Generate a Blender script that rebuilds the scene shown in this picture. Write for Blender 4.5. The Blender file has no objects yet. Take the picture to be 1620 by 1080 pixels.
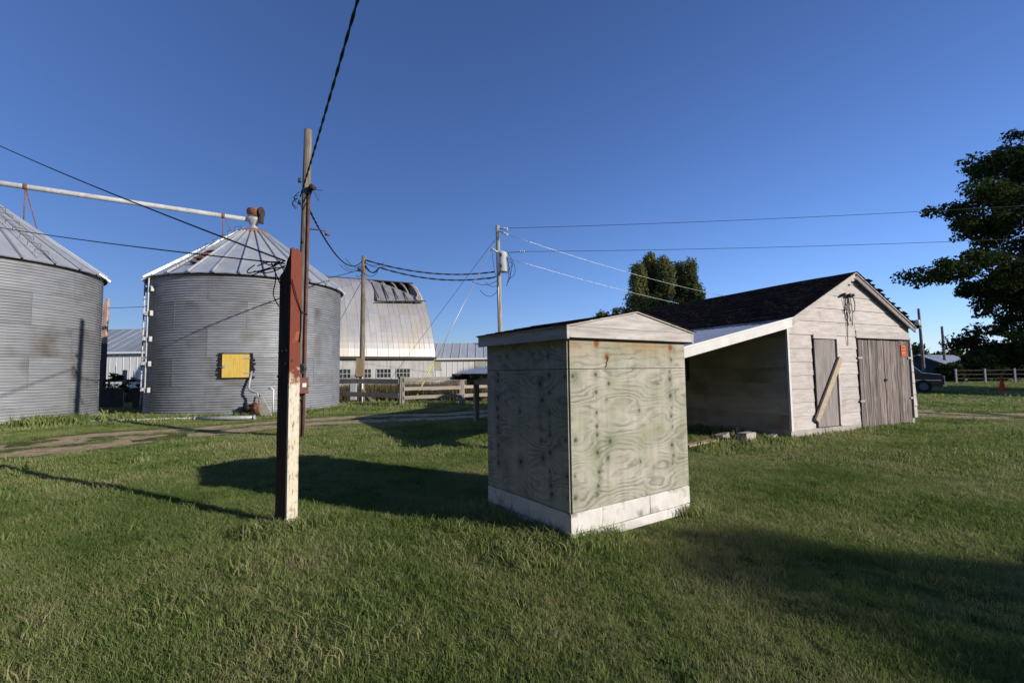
import bpy, math, random
import numpy as np
from mathutils import Vector, Matrix, Euler

random.seed(7); RNG = np.random.default_rng(7)
R = math.radians
scene = bpy.context.scene
COL = scene.collection

# ------------------------------------------------------------------ camera, world, sun, exposure
F, CX, CY, EYE = 740.0, 810.0, 540.0, 1.6
PITCH, ROLL = R(3.71), R(-0.7)
cam_d = bpy.data.cameras.new('camera'); cam = bpy.data.objects.new('camera', cam_d); COL.objects.link(cam)
CAM_R = Matrix.Rotation(R(90) + PITCH, 3, 'X') @ Matrix.Rotation(ROLL, 3, 'Z')
cam.matrix_world = Matrix.Translation((0, 0, EYE)) @ CAM_R.to_4x4()
cam_d.sensor_width = 36; cam_d.lens = 36 * F / 1620; cam_d.clip_start = 0.05; cam_d.clip_end = 6000
scene.camera = cam

SUN_EL, SUN_AZ = R(19.5), R(117.0)          # azimuth clockwise from +Y
SUN_STRENGTH, SKY_STRENGTH, EXPOSURE = 5.0, 0.116, 0.0
world = bpy.data.worlds.new('World'); scene.world = world; world.use_nodes = True
wn = world.node_tree.nodes; wl = world.node_tree.links
sky = wn.new('ShaderNodeTexSky'); sky.sky_type = 'NISHITA'; sky.sun_disc = False
sky.sun_elevation = SUN_EL; sky.sun_rotation = -SUN_AZ
sky.altitude = 0; sky.air_density = 1.0; sky.dust_density = 0.1; sky.ozone_density = 6.0
bg = wn['Background']; bg.inputs['Strength'].default_value = SKY_STRENGTH
wb = wn.new('ShaderNodeMix'); wb.data_type = 'RGBA'; wb.blend_type = 'MULTIPLY'; wb.inputs[0].default_value = 1.0
wb.inputs[7].default_value = (1.08, 1.02, 1.24, 1)      # camera white balance, the same over the whole sky
wl.new(sky.outputs[0], wb.inputs[6]); wl.new(wb.outputs[2], bg.inputs['Color'])
sl = bpy.data.lights.new('sun', 'SUN'); sl.energy = SUN_STRENGTH; sl.angle = R(0.53); sl.color = (1.0, 0.935, 0.84)
so = bpy.data.objects.new('sun', sl); COL.objects.link(so)
SUND = Vector((math.sin(SUN_AZ) * math.cos(SUN_EL), math.cos(SUN_AZ) * math.cos(SUN_EL), math.sin(SUN_EL)))
so.rotation_euler = SUND.to_track_quat('Z', 'Y').to_euler(); so.location = SUND * 60
vs = scene.view_settings; vs.view_transform = 'Standard'; vs.look = 'None'; vs.exposure = EXPOSURE; vs.gamma = 1.0
scene.render.engine = 'CYCLES'
scene.cycles.use_denoising = True
try: scene.cycles.denoiser = 'OPENIMAGEDENOISE'
except Exception: pass
scene.cycles.max_bounces = 4; scene.cycles.diffuse_bounces = 1; scene.cycles.transparent_max_bounces = 6

# ------------------------------------------------------------------ pixel helpers (photo pixels, 1620 x 1080)
def ray(px, py): return CAM_R @ Vector(((px - CX) / F, (CY - py) / F, -1.0))
def G(px, py, h=0.0):
    d = ray(px, py); t = (h - EYE) / d.z
    return Vector((d.x * t, d.y * t, h))
def D(px, py, y):
    d = ray(px, py); t = y / d.y
    return Vector((d.x * t, y, EYE + d.z * t))

# ------------------------------------------------------------------ object helpers
def empty(name, loc, rz=0.0):
    o = bpy.data.objects.new(name, None); COL.objects.link(o)
    o.location = loc; o.rotation_euler = (0, 0, rz); o.empty_display_size = 0.1
    return o
def tag(o, label=None, cat=None, group=None, kind=None):
    if label: o['label'] = label
    if cat: o['category'] = cat
    if group: o['group'] = group
    if kind: o['kind'] = kind
    return o
def link(name, me, parent=None, loc=None, rot=None):
    o = bpy.data.objects.new(name, me); COL.objects.link(o)
    if parent is not None: o.parent = parent
    if loc is not None: o.location = loc
    if rot is not None: o.rotation_euler = rot
    return o
def copy_tree(o, parent=None):
    c = o.copy(); COL.objects.link(c); c.parent = parent
    for ch in o.children: copy_tree(ch, c)
    return c

class MB:
    def __init__(s): s.v = []; s.f = []; s.sm = []
    def add(s, vs_, fs, smooth=False):
        b = len(s.v); s.v += [tuple(v) for v in vs_]
        for f in fs: s.f.append(tuple(i + b for i in f)); s.sm.append(smooth)
        return s
    def box(s, x0, x1, y0, y1, z0, z1, j=0.0, M=None):
        vs_ = [Vector((x, y, z)) for z in (z0, z1) for y in (y0, y1) for x in (x0, x1)]
        if j: vs_ = [v + Vector([random.uniform(-j, j) for _ in range(3)]) for v in vs_]
        if M is not None: vs_ = [M @ v for v in vs_]
        return s.add(vs_, [(0, 2, 3, 1), (4, 5, 7, 6), (0, 1, 5, 4), (2, 6, 7, 3), (0, 4, 6, 2), (1, 3, 7, 5)])
    def beam(s, a, b, w, h, up=(0, 0, 1)):
        a = Vector(a); b = Vector(b); d = (b - a).normalized(); up = Vector(up)
        if abs(d.dot(up)) > .98: up = Vector((1, 0, 0))
        x = d.cross(up).normalized(); y = x.cross(d).normalized()
        vs_ = [p + x * sx * w / 2 + y * sy * h / 2 for p in (a, b) for sx, sy in ((-1, -1), (1, -1), (1, 1), (-1, 1))]
        return s.add(vs_, [(3, 2, 1, 0), (4, 5, 6, 7), (0, 1, 5, 4), (1, 2, 6, 5), (2, 3, 7, 6), (3, 0, 4, 7)])
    def tube(s, pts, r, n=8, caps=True):
        pts = [Vector(p) for p in pts]; m = len(pts)
        rs = [r] * m if not hasattr(r, '__len__') else r
        base = len(s.v); prev = None
        for i, p in enumerate(pts):
            d = (pts[min(i + 1, m - 1)] - pts[max(i - 1, 0)]).normalized()
            if prev is None:
                up = Vector((0, 0, 1)) if abs(d.z) < .95 else Vector((1, 0, 0)); x = d.cross(up).normalized()
            else: x = (prev - d * prev.dot(d)).normalized()
            prev = x; y = d.cross(x)
            for k in range(n):
                a = 2 * math.pi * k / n
                s.v.append(tuple(p + (x * math.cos(a) + y * math.sin(a)) * rs[i]))
        for i in range(m - 1):
            for k in range(n):
                a = base + i * n + k; b = base + i * n + (k + 1) % n
                s.f.append((a, b, b + n, a + n)); s.sm.append(n > 4)
        if caps:
            s.f.append(tuple(base + k for k in reversed(range(n)))); s.sm.append(False)
            s.f.append(tuple(base + (m - 1) * n + k for k in range(n))); s.sm.append(False)
        return s
    def lathe(s, prof, n=24, a0=0.0, a1=2 * math.pi, c=(0, 0, 0)):
        full = abs(a1 - a0 - 2 * math.pi) < 1e-6; m = n if full else n + 1; base = len(s.v)
        for (r, z) in prof:
            for k in range(m):
                a = a0 + (a1 - a0) * k / n
                s.v.append((c[0] + r * math.cos(a), c[1] + r * math.sin(a), c[2] + z))
        for i in range(len(prof) - 1):
            for k in range(n):
                a = base + i * m + k; b = base + i * m + (k + 1) % m
                s.f.append((a, b, b + m, a + m)); s.sm.append(True)
        return s
    def prism(s, poly, fn, t0, t1):
        """poly of 2-D points; fn(p, q, t) -> 3-D"""
        n = len(poly)
        vs_ = [fn(p, q, t) for t in (t0, t1) for p, q in poly]
        return s.add(vs_, [tuple(reversed(range(n))), tuple(range(n, 2 * n))] + [(i, (i + 1) % n, (i + 1) % n + n, i + n) for i in range(n)])
    def mesh(s, name, m=None):
        me = bpy.data.meshes.new(name); me.from_pydata(s.v, [], s.f)
        me.polygons.foreach_set('use_smooth', s.sm)
        if m: me.materials.append(m)
        me.update(); return me
    def build(s, name, m, parent=None, loc=None, rot=None): return link(name, s.mesh(name, m), parent, loc, rot)

def catenary(a, b, sag, n=24):
    a = Vector(a); b = Vector(b)
    return [a.lerp(b, i / n) - Vector((0, 0, 4 * sag * (i / n) * (1 - i / n))) for i in range(n + 1)]
def twisted(pts, r, pitch=0.5):
    """two strands wound round a line"""
    mb = MB(); P = []; L = 0
    dense = []
    for i in range(len(pts) - 1):
        n = max(2, int((pts[i + 1] - pts[i]).length / (pitch / 7)))
        for k in range(n): dense.append(pts[i].lerp(pts[i + 1], k / n))
    dense.append(pts[-1])
    for s_ in (0, math.pi):
        q = []; L = 0
        for i, p in enumerate(dense):
            if i: L += (p - dense[i - 1]).length
            d = (dense[min(i + 1, len(dense) - 1)] - dense[max(i - 1, 0)]).normalized()
            x = d.cross(Vector((0, 0, 1))).normalized(); y = x.cross(d)
            a = 2 * math.pi * L / pitch + s_
            q.append(p + (x * math.cos(a) + y * math.sin(a)) * r * .75)
        mb.tube(q, r, 5)
    return mb

# ------------------------------------------------------------------ materials
MATS = {}
def mat(name, c1, c2=None, scale=3.0, stretch=(1, 1, 1), rough=.8, metal=0.0, bump=0.0, bscale=None, c3=None, s3=1.2, t3=(.5, .7), detail=6, lo=.35, hi=.65, spec=.3, vary=0.0, world_co=False):
    if name in MATS: return MATS[name]
    m = bpy.data.materials.new(name); m.use_nodes = True; MATS[name] = m
    N = m.node_tree.nodes; L = m.node_tree.links; b = N['Principled BSDF']
    b.inputs['Roughness'].default_value = rough; b.inputs['Metallic'].default_value = metal
    b.inputs['Specular IOR Level'].default_value = spec
    if c2 is None and c3 is None and not bump:
        b.inputs['Base Color'].default_value = (*c1, 1); return m
    tc = N.new('ShaderNodeTexCoord'); oi = N.new('ShaderNodeObjectInfo')
    if world_co:
        geo = N.new('ShaderNodeNewGeometry'); co = geo.outputs['Position']
    else:
        add = N.new('ShaderNodeVectorMath'); add.operation = 'ADD'
        mul = N.new('ShaderNodeMath'); mul.operation = 'MULTIPLY'; mul.inputs[1].default_value = 37.0
        L.new(oi.outputs['Random'], mul.inputs[0]); L.new(tc.outputs['Object'], add.inputs[0]); L.new(mul.outputs[0], add.inputs[1]); co = add.outputs[0]
    mp = N.new('ShaderNodeMapping'); mp.inputs['Scale'].default_value = stretch; L.new(co, mp.inputs['Vector'])
    n1 = N.new('ShaderNodeTexNoise'); n1.inputs['Scale'].default_value = scale; n1.inputs['Detail'].default_value = detail; n1.inputs['Roughness'].default_value = .62
    L.new(mp.outputs[0], n1.inputs['Vector'])
    rp = N.new('ShaderNodeValToRGB'); rp.color_ramp.elements[0].position = lo; rp.color_ramp.elements[1].position = hi
    rp.color_ramp.elements[0].color = (*c1, 1); rp.color_ramp.elements[1].color = (*(c2 or c1), 1)
    L.new(n1.outputs[0], rp.inputs[0]); out = rp.outputs[0]
    if c3:
        n3 = N.new('ShaderNodeTexNoise'); n3.inputs['Scale'].default_value = s3; n3.inputs['Detail'].default_value = 5; L.new(co, n3.inputs['Vector'])
        r3 = N.new('ShaderNodeMapRange'); r3.inputs[1].default_value = t3[0]; r3.inputs[2].default_value = t3[1]; L.new(n3.outputs[0], r3.inputs[0])
        mx = N.new('ShaderNodeMix'); mx.data_type = 'RGBA'; L.new(r3.outputs[0], mx.inputs[0]); L.new(out, mx.inputs[6]); mx.inputs[7].default_value = (*c3, 1)
        out = mx.outputs[2]
    if vary:
        hs = N.new('ShaderNodeHueSaturation'); mr = N.new('ShaderNodeMapRange'); mr.inputs[3].default_value = 1 - vary; mr.inputs[4].default_value = 1 + vary
        L.new(oi.outputs['Random'], mr.inputs[0]); L.new(mr.outputs[0], hs.inputs['Value']); L.new(out, hs.inputs['Color']); out = hs.outputs[0]
    L.new(out, b.inputs['Base Color'])
    if bump:
        bp = N.new('ShaderNodeBump'); bp.inputs['Strength'].default_value = bump; bp.inputs['Distance'].default_value = .02
        nb = n1
        if bscale:
            nb = N.new('ShaderNodeTexNoise'); nb.inputs['Scale'].default_value = bscale; nb.inputs['Detail'].default_value = 5; L.new(mp.outputs[0], nb.inputs['Vector'])
        L.new(nb.outputs[0], bp.inputs['Height']); L.new(bp.outputs[0], b.inputs['Normal'])
    return m
def leaf_mat(name, c1, c2, c3=None, trans=.35, scale=.6):
    m = bpy.data.materials.new(name); m.use_nodes = True; N = m.node_tree.nodes; L = m.node_tree.links
    N.remove(N['Principled BSDF']); out = N['Material Output']
    geo = N.new('ShaderNodeNewGeometry'); oi = N.new('ShaderNodeObjectInfo')
    n1 = N.new('ShaderNodeTexNoise'); n1.inputs['Scale'].default_value = scale; n1.inputs['Detail'].default_value = 4; L.new(geo.outputs['Position'], n1.inputs['Vector'])
    a1 = N.new('ShaderNodeMath'); a1.operation = 'MULTIPLY_ADD'; a1.inputs[1].default_value = .35; L.new(geo.outputs['Random Per Island'], a1.inputs[0])
    a2 = N.new('ShaderNodeMath'); a2.operation = 'MULTIPLY_ADD'; a2.inputs[1].default_value = .3; L.new(oi.outputs['Random'], a2.inputs[0]); n2 = N.new('ShaderNodeTexNoise'); n2.inputs['Scale'].default_value = scale * .28; n2.inputs['Detail'].default_value = 5; L.new(geo.outputs['Position'], n2.inputs['Vector'])
    av = N.new('ShaderNodeMath'); av.operation = 'ADD'; L.new(n1.outputs[0], av.inputs[0]); L.new(n2.outputs[0], av.inputs[1])
    ct = N.new('ShaderNodeMath'); ct.operation = 'MULTIPLY_ADD'; ct.inputs[1].default_value = .95; ct.inputs[2].default_value = -.45; L.new(av.outputs[0], ct.inputs[0])
    L.new(ct.outputs[0], a2.inputs[2]); L.new(a2.outputs[0], a1.inputs[2])
    rp = N.new('ShaderNodeValToRGB'); e = rp.color_ramp.elements; e[0].position = .45; e[1].position = .95; e[0].color = (*c1, 1); e[1].color = (*c2, 1)
    if c3: k = e.new(1.0); k.color = (*c3, 1); e[1].position = .85
    L.new(a1.outputs[0], rp.inputs[0])
    d = N.new('ShaderNodeBsdfDiffuse'); t = N.new('ShaderNodeBsdfTranslucent'); mx = N.new('ShaderNodeMixShader'); mx.inputs[0].default_value = trans
    L.new(rp.outputs[0], d.inputs[0]); L.new(rp.outputs[0], t.inputs[0]); L.new(d.outputs[0], mx.inputs[1]); L.new(t.outputs[0], mx.inputs[2]); L.new(mx.outputs[0], out.inputs[0])
    return m

M_GALV = mat('galvanised_wall', (.27, .28, .298), (.345, .355, .372), 1.2, (1, 1, 6), rough=.48, metal=.35, c3=(.19, .175, .16), s3=1.1, t3=(.52, .78), vary=.13)
M_GALVROOF = mat('galvanised_roof', (.40, .42, .45), (.50, .52, .54), 1.5, rough=.45, metal=.35, c3=(.36, .35, .34), s3=1.1, t3=(.6, .8), vary=.06)
M_RUST = mat('rust', (.16, .06, .03), (.28, .13, .07), 6, rough=.9, bump=.2)
M_DARKMETAL = mat('dark_metal', (.03, .028, .027), (.07, .05, .04), 8, rough=.7)
M_PALEMETAL = mat('pale_metal', (.30, .31, .315), (.42, .42, .415), 5, rough=.5, metal=.2)
M_CONC = mat('concrete', (.36, .32, .28), (.48, .44, .39), 5, rough=.95, bump=.3, bscale=30, c3=(.22, .2, .16), t3=(.55, .75))
M_WHITEBLOCK = mat('white_painted_block', (.58, .54, .49), (.72, .68, .64), 5, rough=.9, bump=.3, bscale=14, c3=(.27, .235, .19), s3=5.5, t3=(.57, .74))
M_YELLOW = mat('yellow_paint', (.56, .36, .06), (.68, .48, .12), 4, (7, 7, .5), rough=.7, c3=(.42, .30, .10), s3=5, t3=(.6, .8))
M_BLACK = mat('black_rubber', (.012, .012, .013), rough=.7)
M_POLE = mat('pole_wood', (.10, .08, .062), (.29, .245, .20), 5, (6, 6, .35), rough=.95, bump=.5, c3=(.10, .08, .06), s3=1.0, t3=(.55, .8))
M_FENCE = mat('fence_wood', (.26, .215, .18), (.45, .39, .33), 5, (.6, 5, 5), rough=.95, bump=.3, vary=.12)
M_FENCEPOST = mat('fence_post_wood', (.22, .18, .15), (.38, .33, .28), 5, (5, 5, .6), rough=.95, bump=.3, vary=.1)
M_SIDING = mat('weathered_siding', (.47, .415, .38), (.63, .575, .535), 2.4, (1.0, 1.0, 7), rough=.9, bump=.25, bscale=10, c3=(.33, .275, .24), s3=2.6, t3=(.58, .86), vary=.07)
M_SIDESHADE = mat('shade_side_siding', (.42, .38, .33), (.54, .49, .43), 3.0, (1, .5, 2), rough=.9, bump=.15, c3=(.27, .20, .14), s3=1.0, t3=(.45, .7), vary=.08)  # darker siding copy for walls turned from the sun, shade in its colour
M_TRIM = mat('white_trim', (.66, .63, .59), (.78, .76, .72), 3, rough=.7, c3=(.42, .38, .33), s3=2.5, t3=(.62, .85))
M_DOORWOOD = mat('bare_door_wood', (.075, .058, .05), (.31, .26, .235), 3.2, (9, 9, .45), rough=.95, bump=.6, c3=(.38, .33, .30), s3=1.6, t3=(.6, .85), vary=.28)
M_DOORPLY = mat('grey_ply_and_rake_shade', (.22, .19, .175), (.36, .32, .30), 4, (6, 6, .6), rough=.95, bump=.3)
M_PLANK = mat('raw_plank', (.42, .32, .22), (.56, .45, .33), 4, (1, 8, 8), rough=.9, bump=.3)
M_GREYPLANK = mat('grey_plank', (.40, .36, .335), (.60, .555, .525), 3, (.7, 7, 7), rough=.95, bump=.35, c3=(.25, .22, .20), s3=2.2, t3=(.58, .78))
M_GREYPLANKY = mat('grey_plank_side', (.40, .36, .335), (.60, .555, .525), 3, (7, .7, 7), rough=.95, bump=.35, c3=(.25, .22, .20), s3=2.2, t3=(.58, .78))
M_SHINGLE = mat('asphalt_shingle', (.016, .012, .010), (.045, .036, .030), 9, (1, 1, 1), rough=1.0, bump=.5, bscale=90, spec=0.0)
M_ROOFMETAL = mat('lean_to_metal', (.44, .46, .48), (.56, .58, .6), 3, (3, .5, 1), rough=.5, metal=.2)
M_BARNMETAL = mat('barn_roof_metal', (.44, .425, .40), (.55, .53, .50), .9, (1, 1, .35), rough=.42, metal=.4, c3=(.54, .45, .33), s3=.35, t3=(.45, .8), vary=.035)
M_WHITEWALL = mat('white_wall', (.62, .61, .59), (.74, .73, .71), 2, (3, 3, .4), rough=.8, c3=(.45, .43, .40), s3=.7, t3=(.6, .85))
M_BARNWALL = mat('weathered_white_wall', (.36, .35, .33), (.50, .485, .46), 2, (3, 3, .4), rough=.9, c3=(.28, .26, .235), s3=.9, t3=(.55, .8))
M_GLASS = mat('window_glass', (.012, .014, .017), (.04, .045, .05), 3, rough=.15, spec=.4)
M_GREYROOF = mat('grey_metal_roof', (.24, .26, .28), (.34, .36, .38), 1.2, (4, .4, 1), rough=.5, metal=.2, vary=.15)
M_PANEL = mat('yellowed_panel', (.36, .37, .27), (.44, .44, .33), 3, rough=.6)
M_WIRE = mat('wire_black', (.012, .012, .013), rough=.6)
M_WIREPALE = mat('wire_aluminium', (.45, .45, .45), rough=.4, metal=.6)
M_XFMR = mat('transformer_grey', (.50, .51, .51), (.58, .58, .57), 4, rough=.5)
M_REDBOX = mat('red_brown_paint', (.14, .05, .04), (.21, .08, .06), 6, rough=.7)
M_ORANGE = mat('orange_sign', (.85, .13, .02), rough=.6)
M_INK = mat('black_ink', (.01, .01, .01), rough=.7)
M_CARPAINT = mat('dark_car_paint', (.012, .014, .018), rough=.25, spec=.5)
M_GREYPAINT = mat('grey_paint', (.10, .10, .105), rough=.4)
M_CHROME = mat('chrome', (.6, .6, .62), rough=.2, metal=.9)
M_TYRE = mat('tyre', (.015, .015, .015), rough=.9)
M_LIGHTGLASS = mat('lamp_glass', (.6, .6, .58), rough=.2)
M_CONE = mat('cone_red', (.62, .05, .02), rough=.6)
M_WHITE = mat('white_paint', (.75, .74, .72), rough=.6)
M_HOUSE = mat('dark_house_wall', (.035, .036, .038), (.05, .05, .052), 2, rough=.8)
M_BARK = mat('bark', (.05, .038, .03), (.12, .095, .075), 4, (4, 4, .8), rough=1, bump=.6)
M_STONE = mat('stone', (.25, .225, .2), (.4, .37, .33), 6, rough=.95, bump=.5)
M_DIRT = None
M_LEAF = leaf_mat('leaf_dark', (.016, .026, .009), (.055, .072, .022), trans=.28)
M_LEAFP = leaf_mat('leaf_poplar', (.045, .066, .024), (.125, .155, .055), (.19, .185, .065), trans=.36)
M_LEAFW = leaf_mat('leaf_woods', (.02, .035, .012), (.06, .075, .025), trans=.2, scale=.2)
M_WEED = leaf_mat('weed_dry', (.06, .07, .025), (.19, .15, .075), (.28, .21, .12), trans=.3)
M_BROADWEED = leaf_mat('broad_weed', (.04, .085, .02), (.10, .16, .045), trans=.3)
M_GRASS = leaf_mat('grass_blade', (.105, .165, .040), (.25, .315, .10), (.40, .375, .18), trans=.44, scale=.9)

# ------------------------------------------------------------------ ground
BARN_A = R(26); BU = Vector((math.cos(BARN_A), math.sin(BARN_A), 0)); BV = Vector((-math.sin(BARN_A), math.cos(BARN_A), 0))
BO = G(1252, 694); BW, BD = 5.35, 7.5
SH_A = R(35); SU = Vector((math.cos(SH_A), math.sin(SH_A), 0)); SV = Vector((-math.sin(SH_A), math.cos(SH_A), 0))
SO = G(905, 862); SW, SD = 1.78, 1.42
TRACK = [Vector((p[0], p[1])) for p in (
    (-40, -6), (-24, 3.5), *[tuple(G(x, y).xy) for x, y in ((0, 713), (180, 690), (330, 680), (470, 668), (620, 660), (740, 655))],
    (4, 22.5), (10, 22.5), *[tuple(G(x, y).xy) for x, y in ((1470, 653), (1620, 658))], (34, 11), (60, 0))]
def smooth_path(P, n=10):
    out = []
    for i in range(len(P) - 1):
        p0, p1, p2, p3 = P[max(i - 1, 0)], P[i], P[i + 1], P[min(i + 2, len(P) - 1)]
        for k in range(n):
            t = k / n
            out.append(.5 * ((2 * p1) + (p2 - p0) * t + (2 * p0 - 5 * p1 + 4 * p2 - p3) * t * t + (3 * p1 - p0 - 3 * p2 + p3) * t ** 3))
    return out + [P[-1]]
TP = smooth_path(TRACK)
TPn = np.array([[p.x, p.y] for p in TP])
def track_dist(xy):
    a = TPn[:-1]; b = TPn[1:]; best = np.full(len(xy), 1e9)
    for i in range(len(a)):
        ab = b[i] - a[i]; t = np.clip(((xy - a[i]) @ ab) / (ab @ ab + 1e-9), 0, 1)
        best = np.minimum(best, np.hypot(*(xy - a[i] - t[:, None] * ab).T))
    return best
def hz(x, y):
    return (-.022 + .012 * np.sin(x * .9 + 1.3 * np.sin(y * .5)) + .008 * np.sin(y * 1.7 + x * .6)) * np.clip(1.4 - np.hypot(x, y - 10) / 80, 0.1, 1)

def axis(lo, hi, step, far, k=1.35):
    a = list(np.arange(lo, hi + 1e-6, step)); s = step
    while a[-1] < far: s *= k; a.append(a[-1] + s)
    s = step
    while a[0] > -far: s *= k; a.insert(0, a[0] - s)
    return np.array(a)
ax = axis(-30, 40, .4, 2500); ay = axis(-6, 50, .4, 2500)
XX, YY = np.meshgrid(ax, ay); ZZ = hz(XX, YY)
nx, ny = len(ax), len(ay)
me = bpy.data.meshes.new('ground')
idx = np.arange(nx * ny).reshape(ny, nx)
faces = np.stack([idx[:-1, :-1], idx[:-1, 1:], idx[1:, 1:], idx[1:, :-1]], -1).reshape(-1, 4)
me.from_pydata(np.stack([XX, YY, ZZ], -1).reshape(-1, 3).tolist(), [], faces.tolist())
me.polygons.foreach_set('use_smooth', [True] * len(me.polygons)); me.update()
def ground_mat(name, track=False):
    m = bpy.data.materials.new(name); m.use_nodes = True; N = m.node_tree.nodes; L = m.node_tree.links; b = N['Principled BSDF']
    b.inputs['Roughness'].default_value = 1; b.inputs['Specular IOR Level'].default_value = .05
    geo = N.new('ShaderNodeNewGeometry')
    def noise(sc, det=6):
        n = N.new('ShaderNodeTexNoise'); n.inputs['Scale'].default_value = sc; n.inputs['Detail'].default_value = det; L.new(geo.outputs['Position'], n.inputs['Vector']); return n.outputs[0]
    def ramp(src, stops):
        r = N.new('ShaderNodeValToRGB'); e = r.color_ramp.elements
        e[0].position, e[0].color = stops[0][0], (*stops[0][1], 1); e[1].position, e[1].color = stops[-1][0], (*stops[-1][1], 1)
        for p, c in stops[1:-1]: k = e.new(p); k.color = (*c, 1)
        L.new(src, r.inputs[0]); return r.outputs[0]
    def mix(f, a, c):
        x = N.new('ShaderNodeMix'); x.data_type = 'RGBA'; L.new(f, x.inputs[0]); L.new(a, x.inputs[6]); L.new(c, x.inputs[7]); return x.outputs[2]
    g = ramp(noise(9, 8), [(.3, (.050, .068, .02)), (.5, (.095, .118, .036)), (.7, (.16, .155, .065))])
    s = ramp(noise(30, 5), [(.3, (.055, .038, .022)), (.7, (.13, .095, .06))])
    mr = N.new('ShaderNodeMapRange'); mr.inputs[1].default_value = .54; mr.inputs[2].default_value = .68; L.new(noise(.8, 9), mr.inputs[0])
    col = mix(mr.outputs[0], g, s)
    if track:
        at = N.new('ShaderNodeAttribute'); at.attribute_name = 'rut'
        ad = N.new('ShaderNodeMath'); ad.operation = 'MULTIPLY_ADD'; L.new(noise(2.2, 8), ad.inputs[0]); ad.inputs[1].default_value = 1.5; L.new(at.outputs['Fac'], ad.inputs[2])
        mr2 = N.new('ShaderNodeMapRange'); mr2.inputs[1].default_value = 1.0; mr2.inputs[2].default_value = 1.25; L.new(ad.outputs[0], mr2.inputs[0])
        d = ramp(noise(5, 8), [(.3, (.34, .225, .13)), (.55, (.52, .38, .245)), (.75, (.60, .47, .34))])
        col = mix(mr2.outputs[0], col, d)
    L.new(col, b.inputs['Base Color'])
    bp = N.new('ShaderNodeBump'); bp.inputs['Strength'].default_value = .8; bp.inputs['Distance'].default_value = .04; L.new(noise(26, 6), bp.inputs['Height']); L.new(bp.outputs[0], b.inputs['Normal'])
    return m
me.materials.append(ground_mat('lawn_ground'))
tag(link('ground', me), kind='structure')

# two-rut dirt track, a sheet just above the ground
mb = MB(); offs = np.linspace(-1.75, 1.75, 17); rut = []
dense = smooth_path(TP, 4)
for i, p in enumerate(dense):
    d = (dense[min(i + 1, len(dense) - 1)] - dense[max(i - 1, 0)]); d = d / max(d.length, 1e-6); nrm = Vector((-d.y, d.x))
    for o in offs:
        q = p + nrm * o; mb.v.append((q.x, q.y, float(hz(q.x, q.y)) + .006 - .012 * math.exp(-((abs(o) - .8) / .25) ** 2) + .008))
        rut.append(math.exp(-((abs(o) - .8) / .46) ** 2) * .85 + .12 - (.5 if abs(o) > 1.5 else 0))
n = len(offs)
for i in range(len(dense) - 1):
    for k in range(n - 1): mb.f.append((i * n + k, i * n + k + 1, (i + 1) * n + k + 1, (i + 1) * n + k)); mb.sm.append(True)
me = mb.mesh('dirt_track', ground_mat('track_ground', True))
at = me.attributes.new('rut', 'FLOAT', 'POINT'); at.data.foreach_set('value', rut)
tag(link('dirt_track', me), kind='structure')

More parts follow.
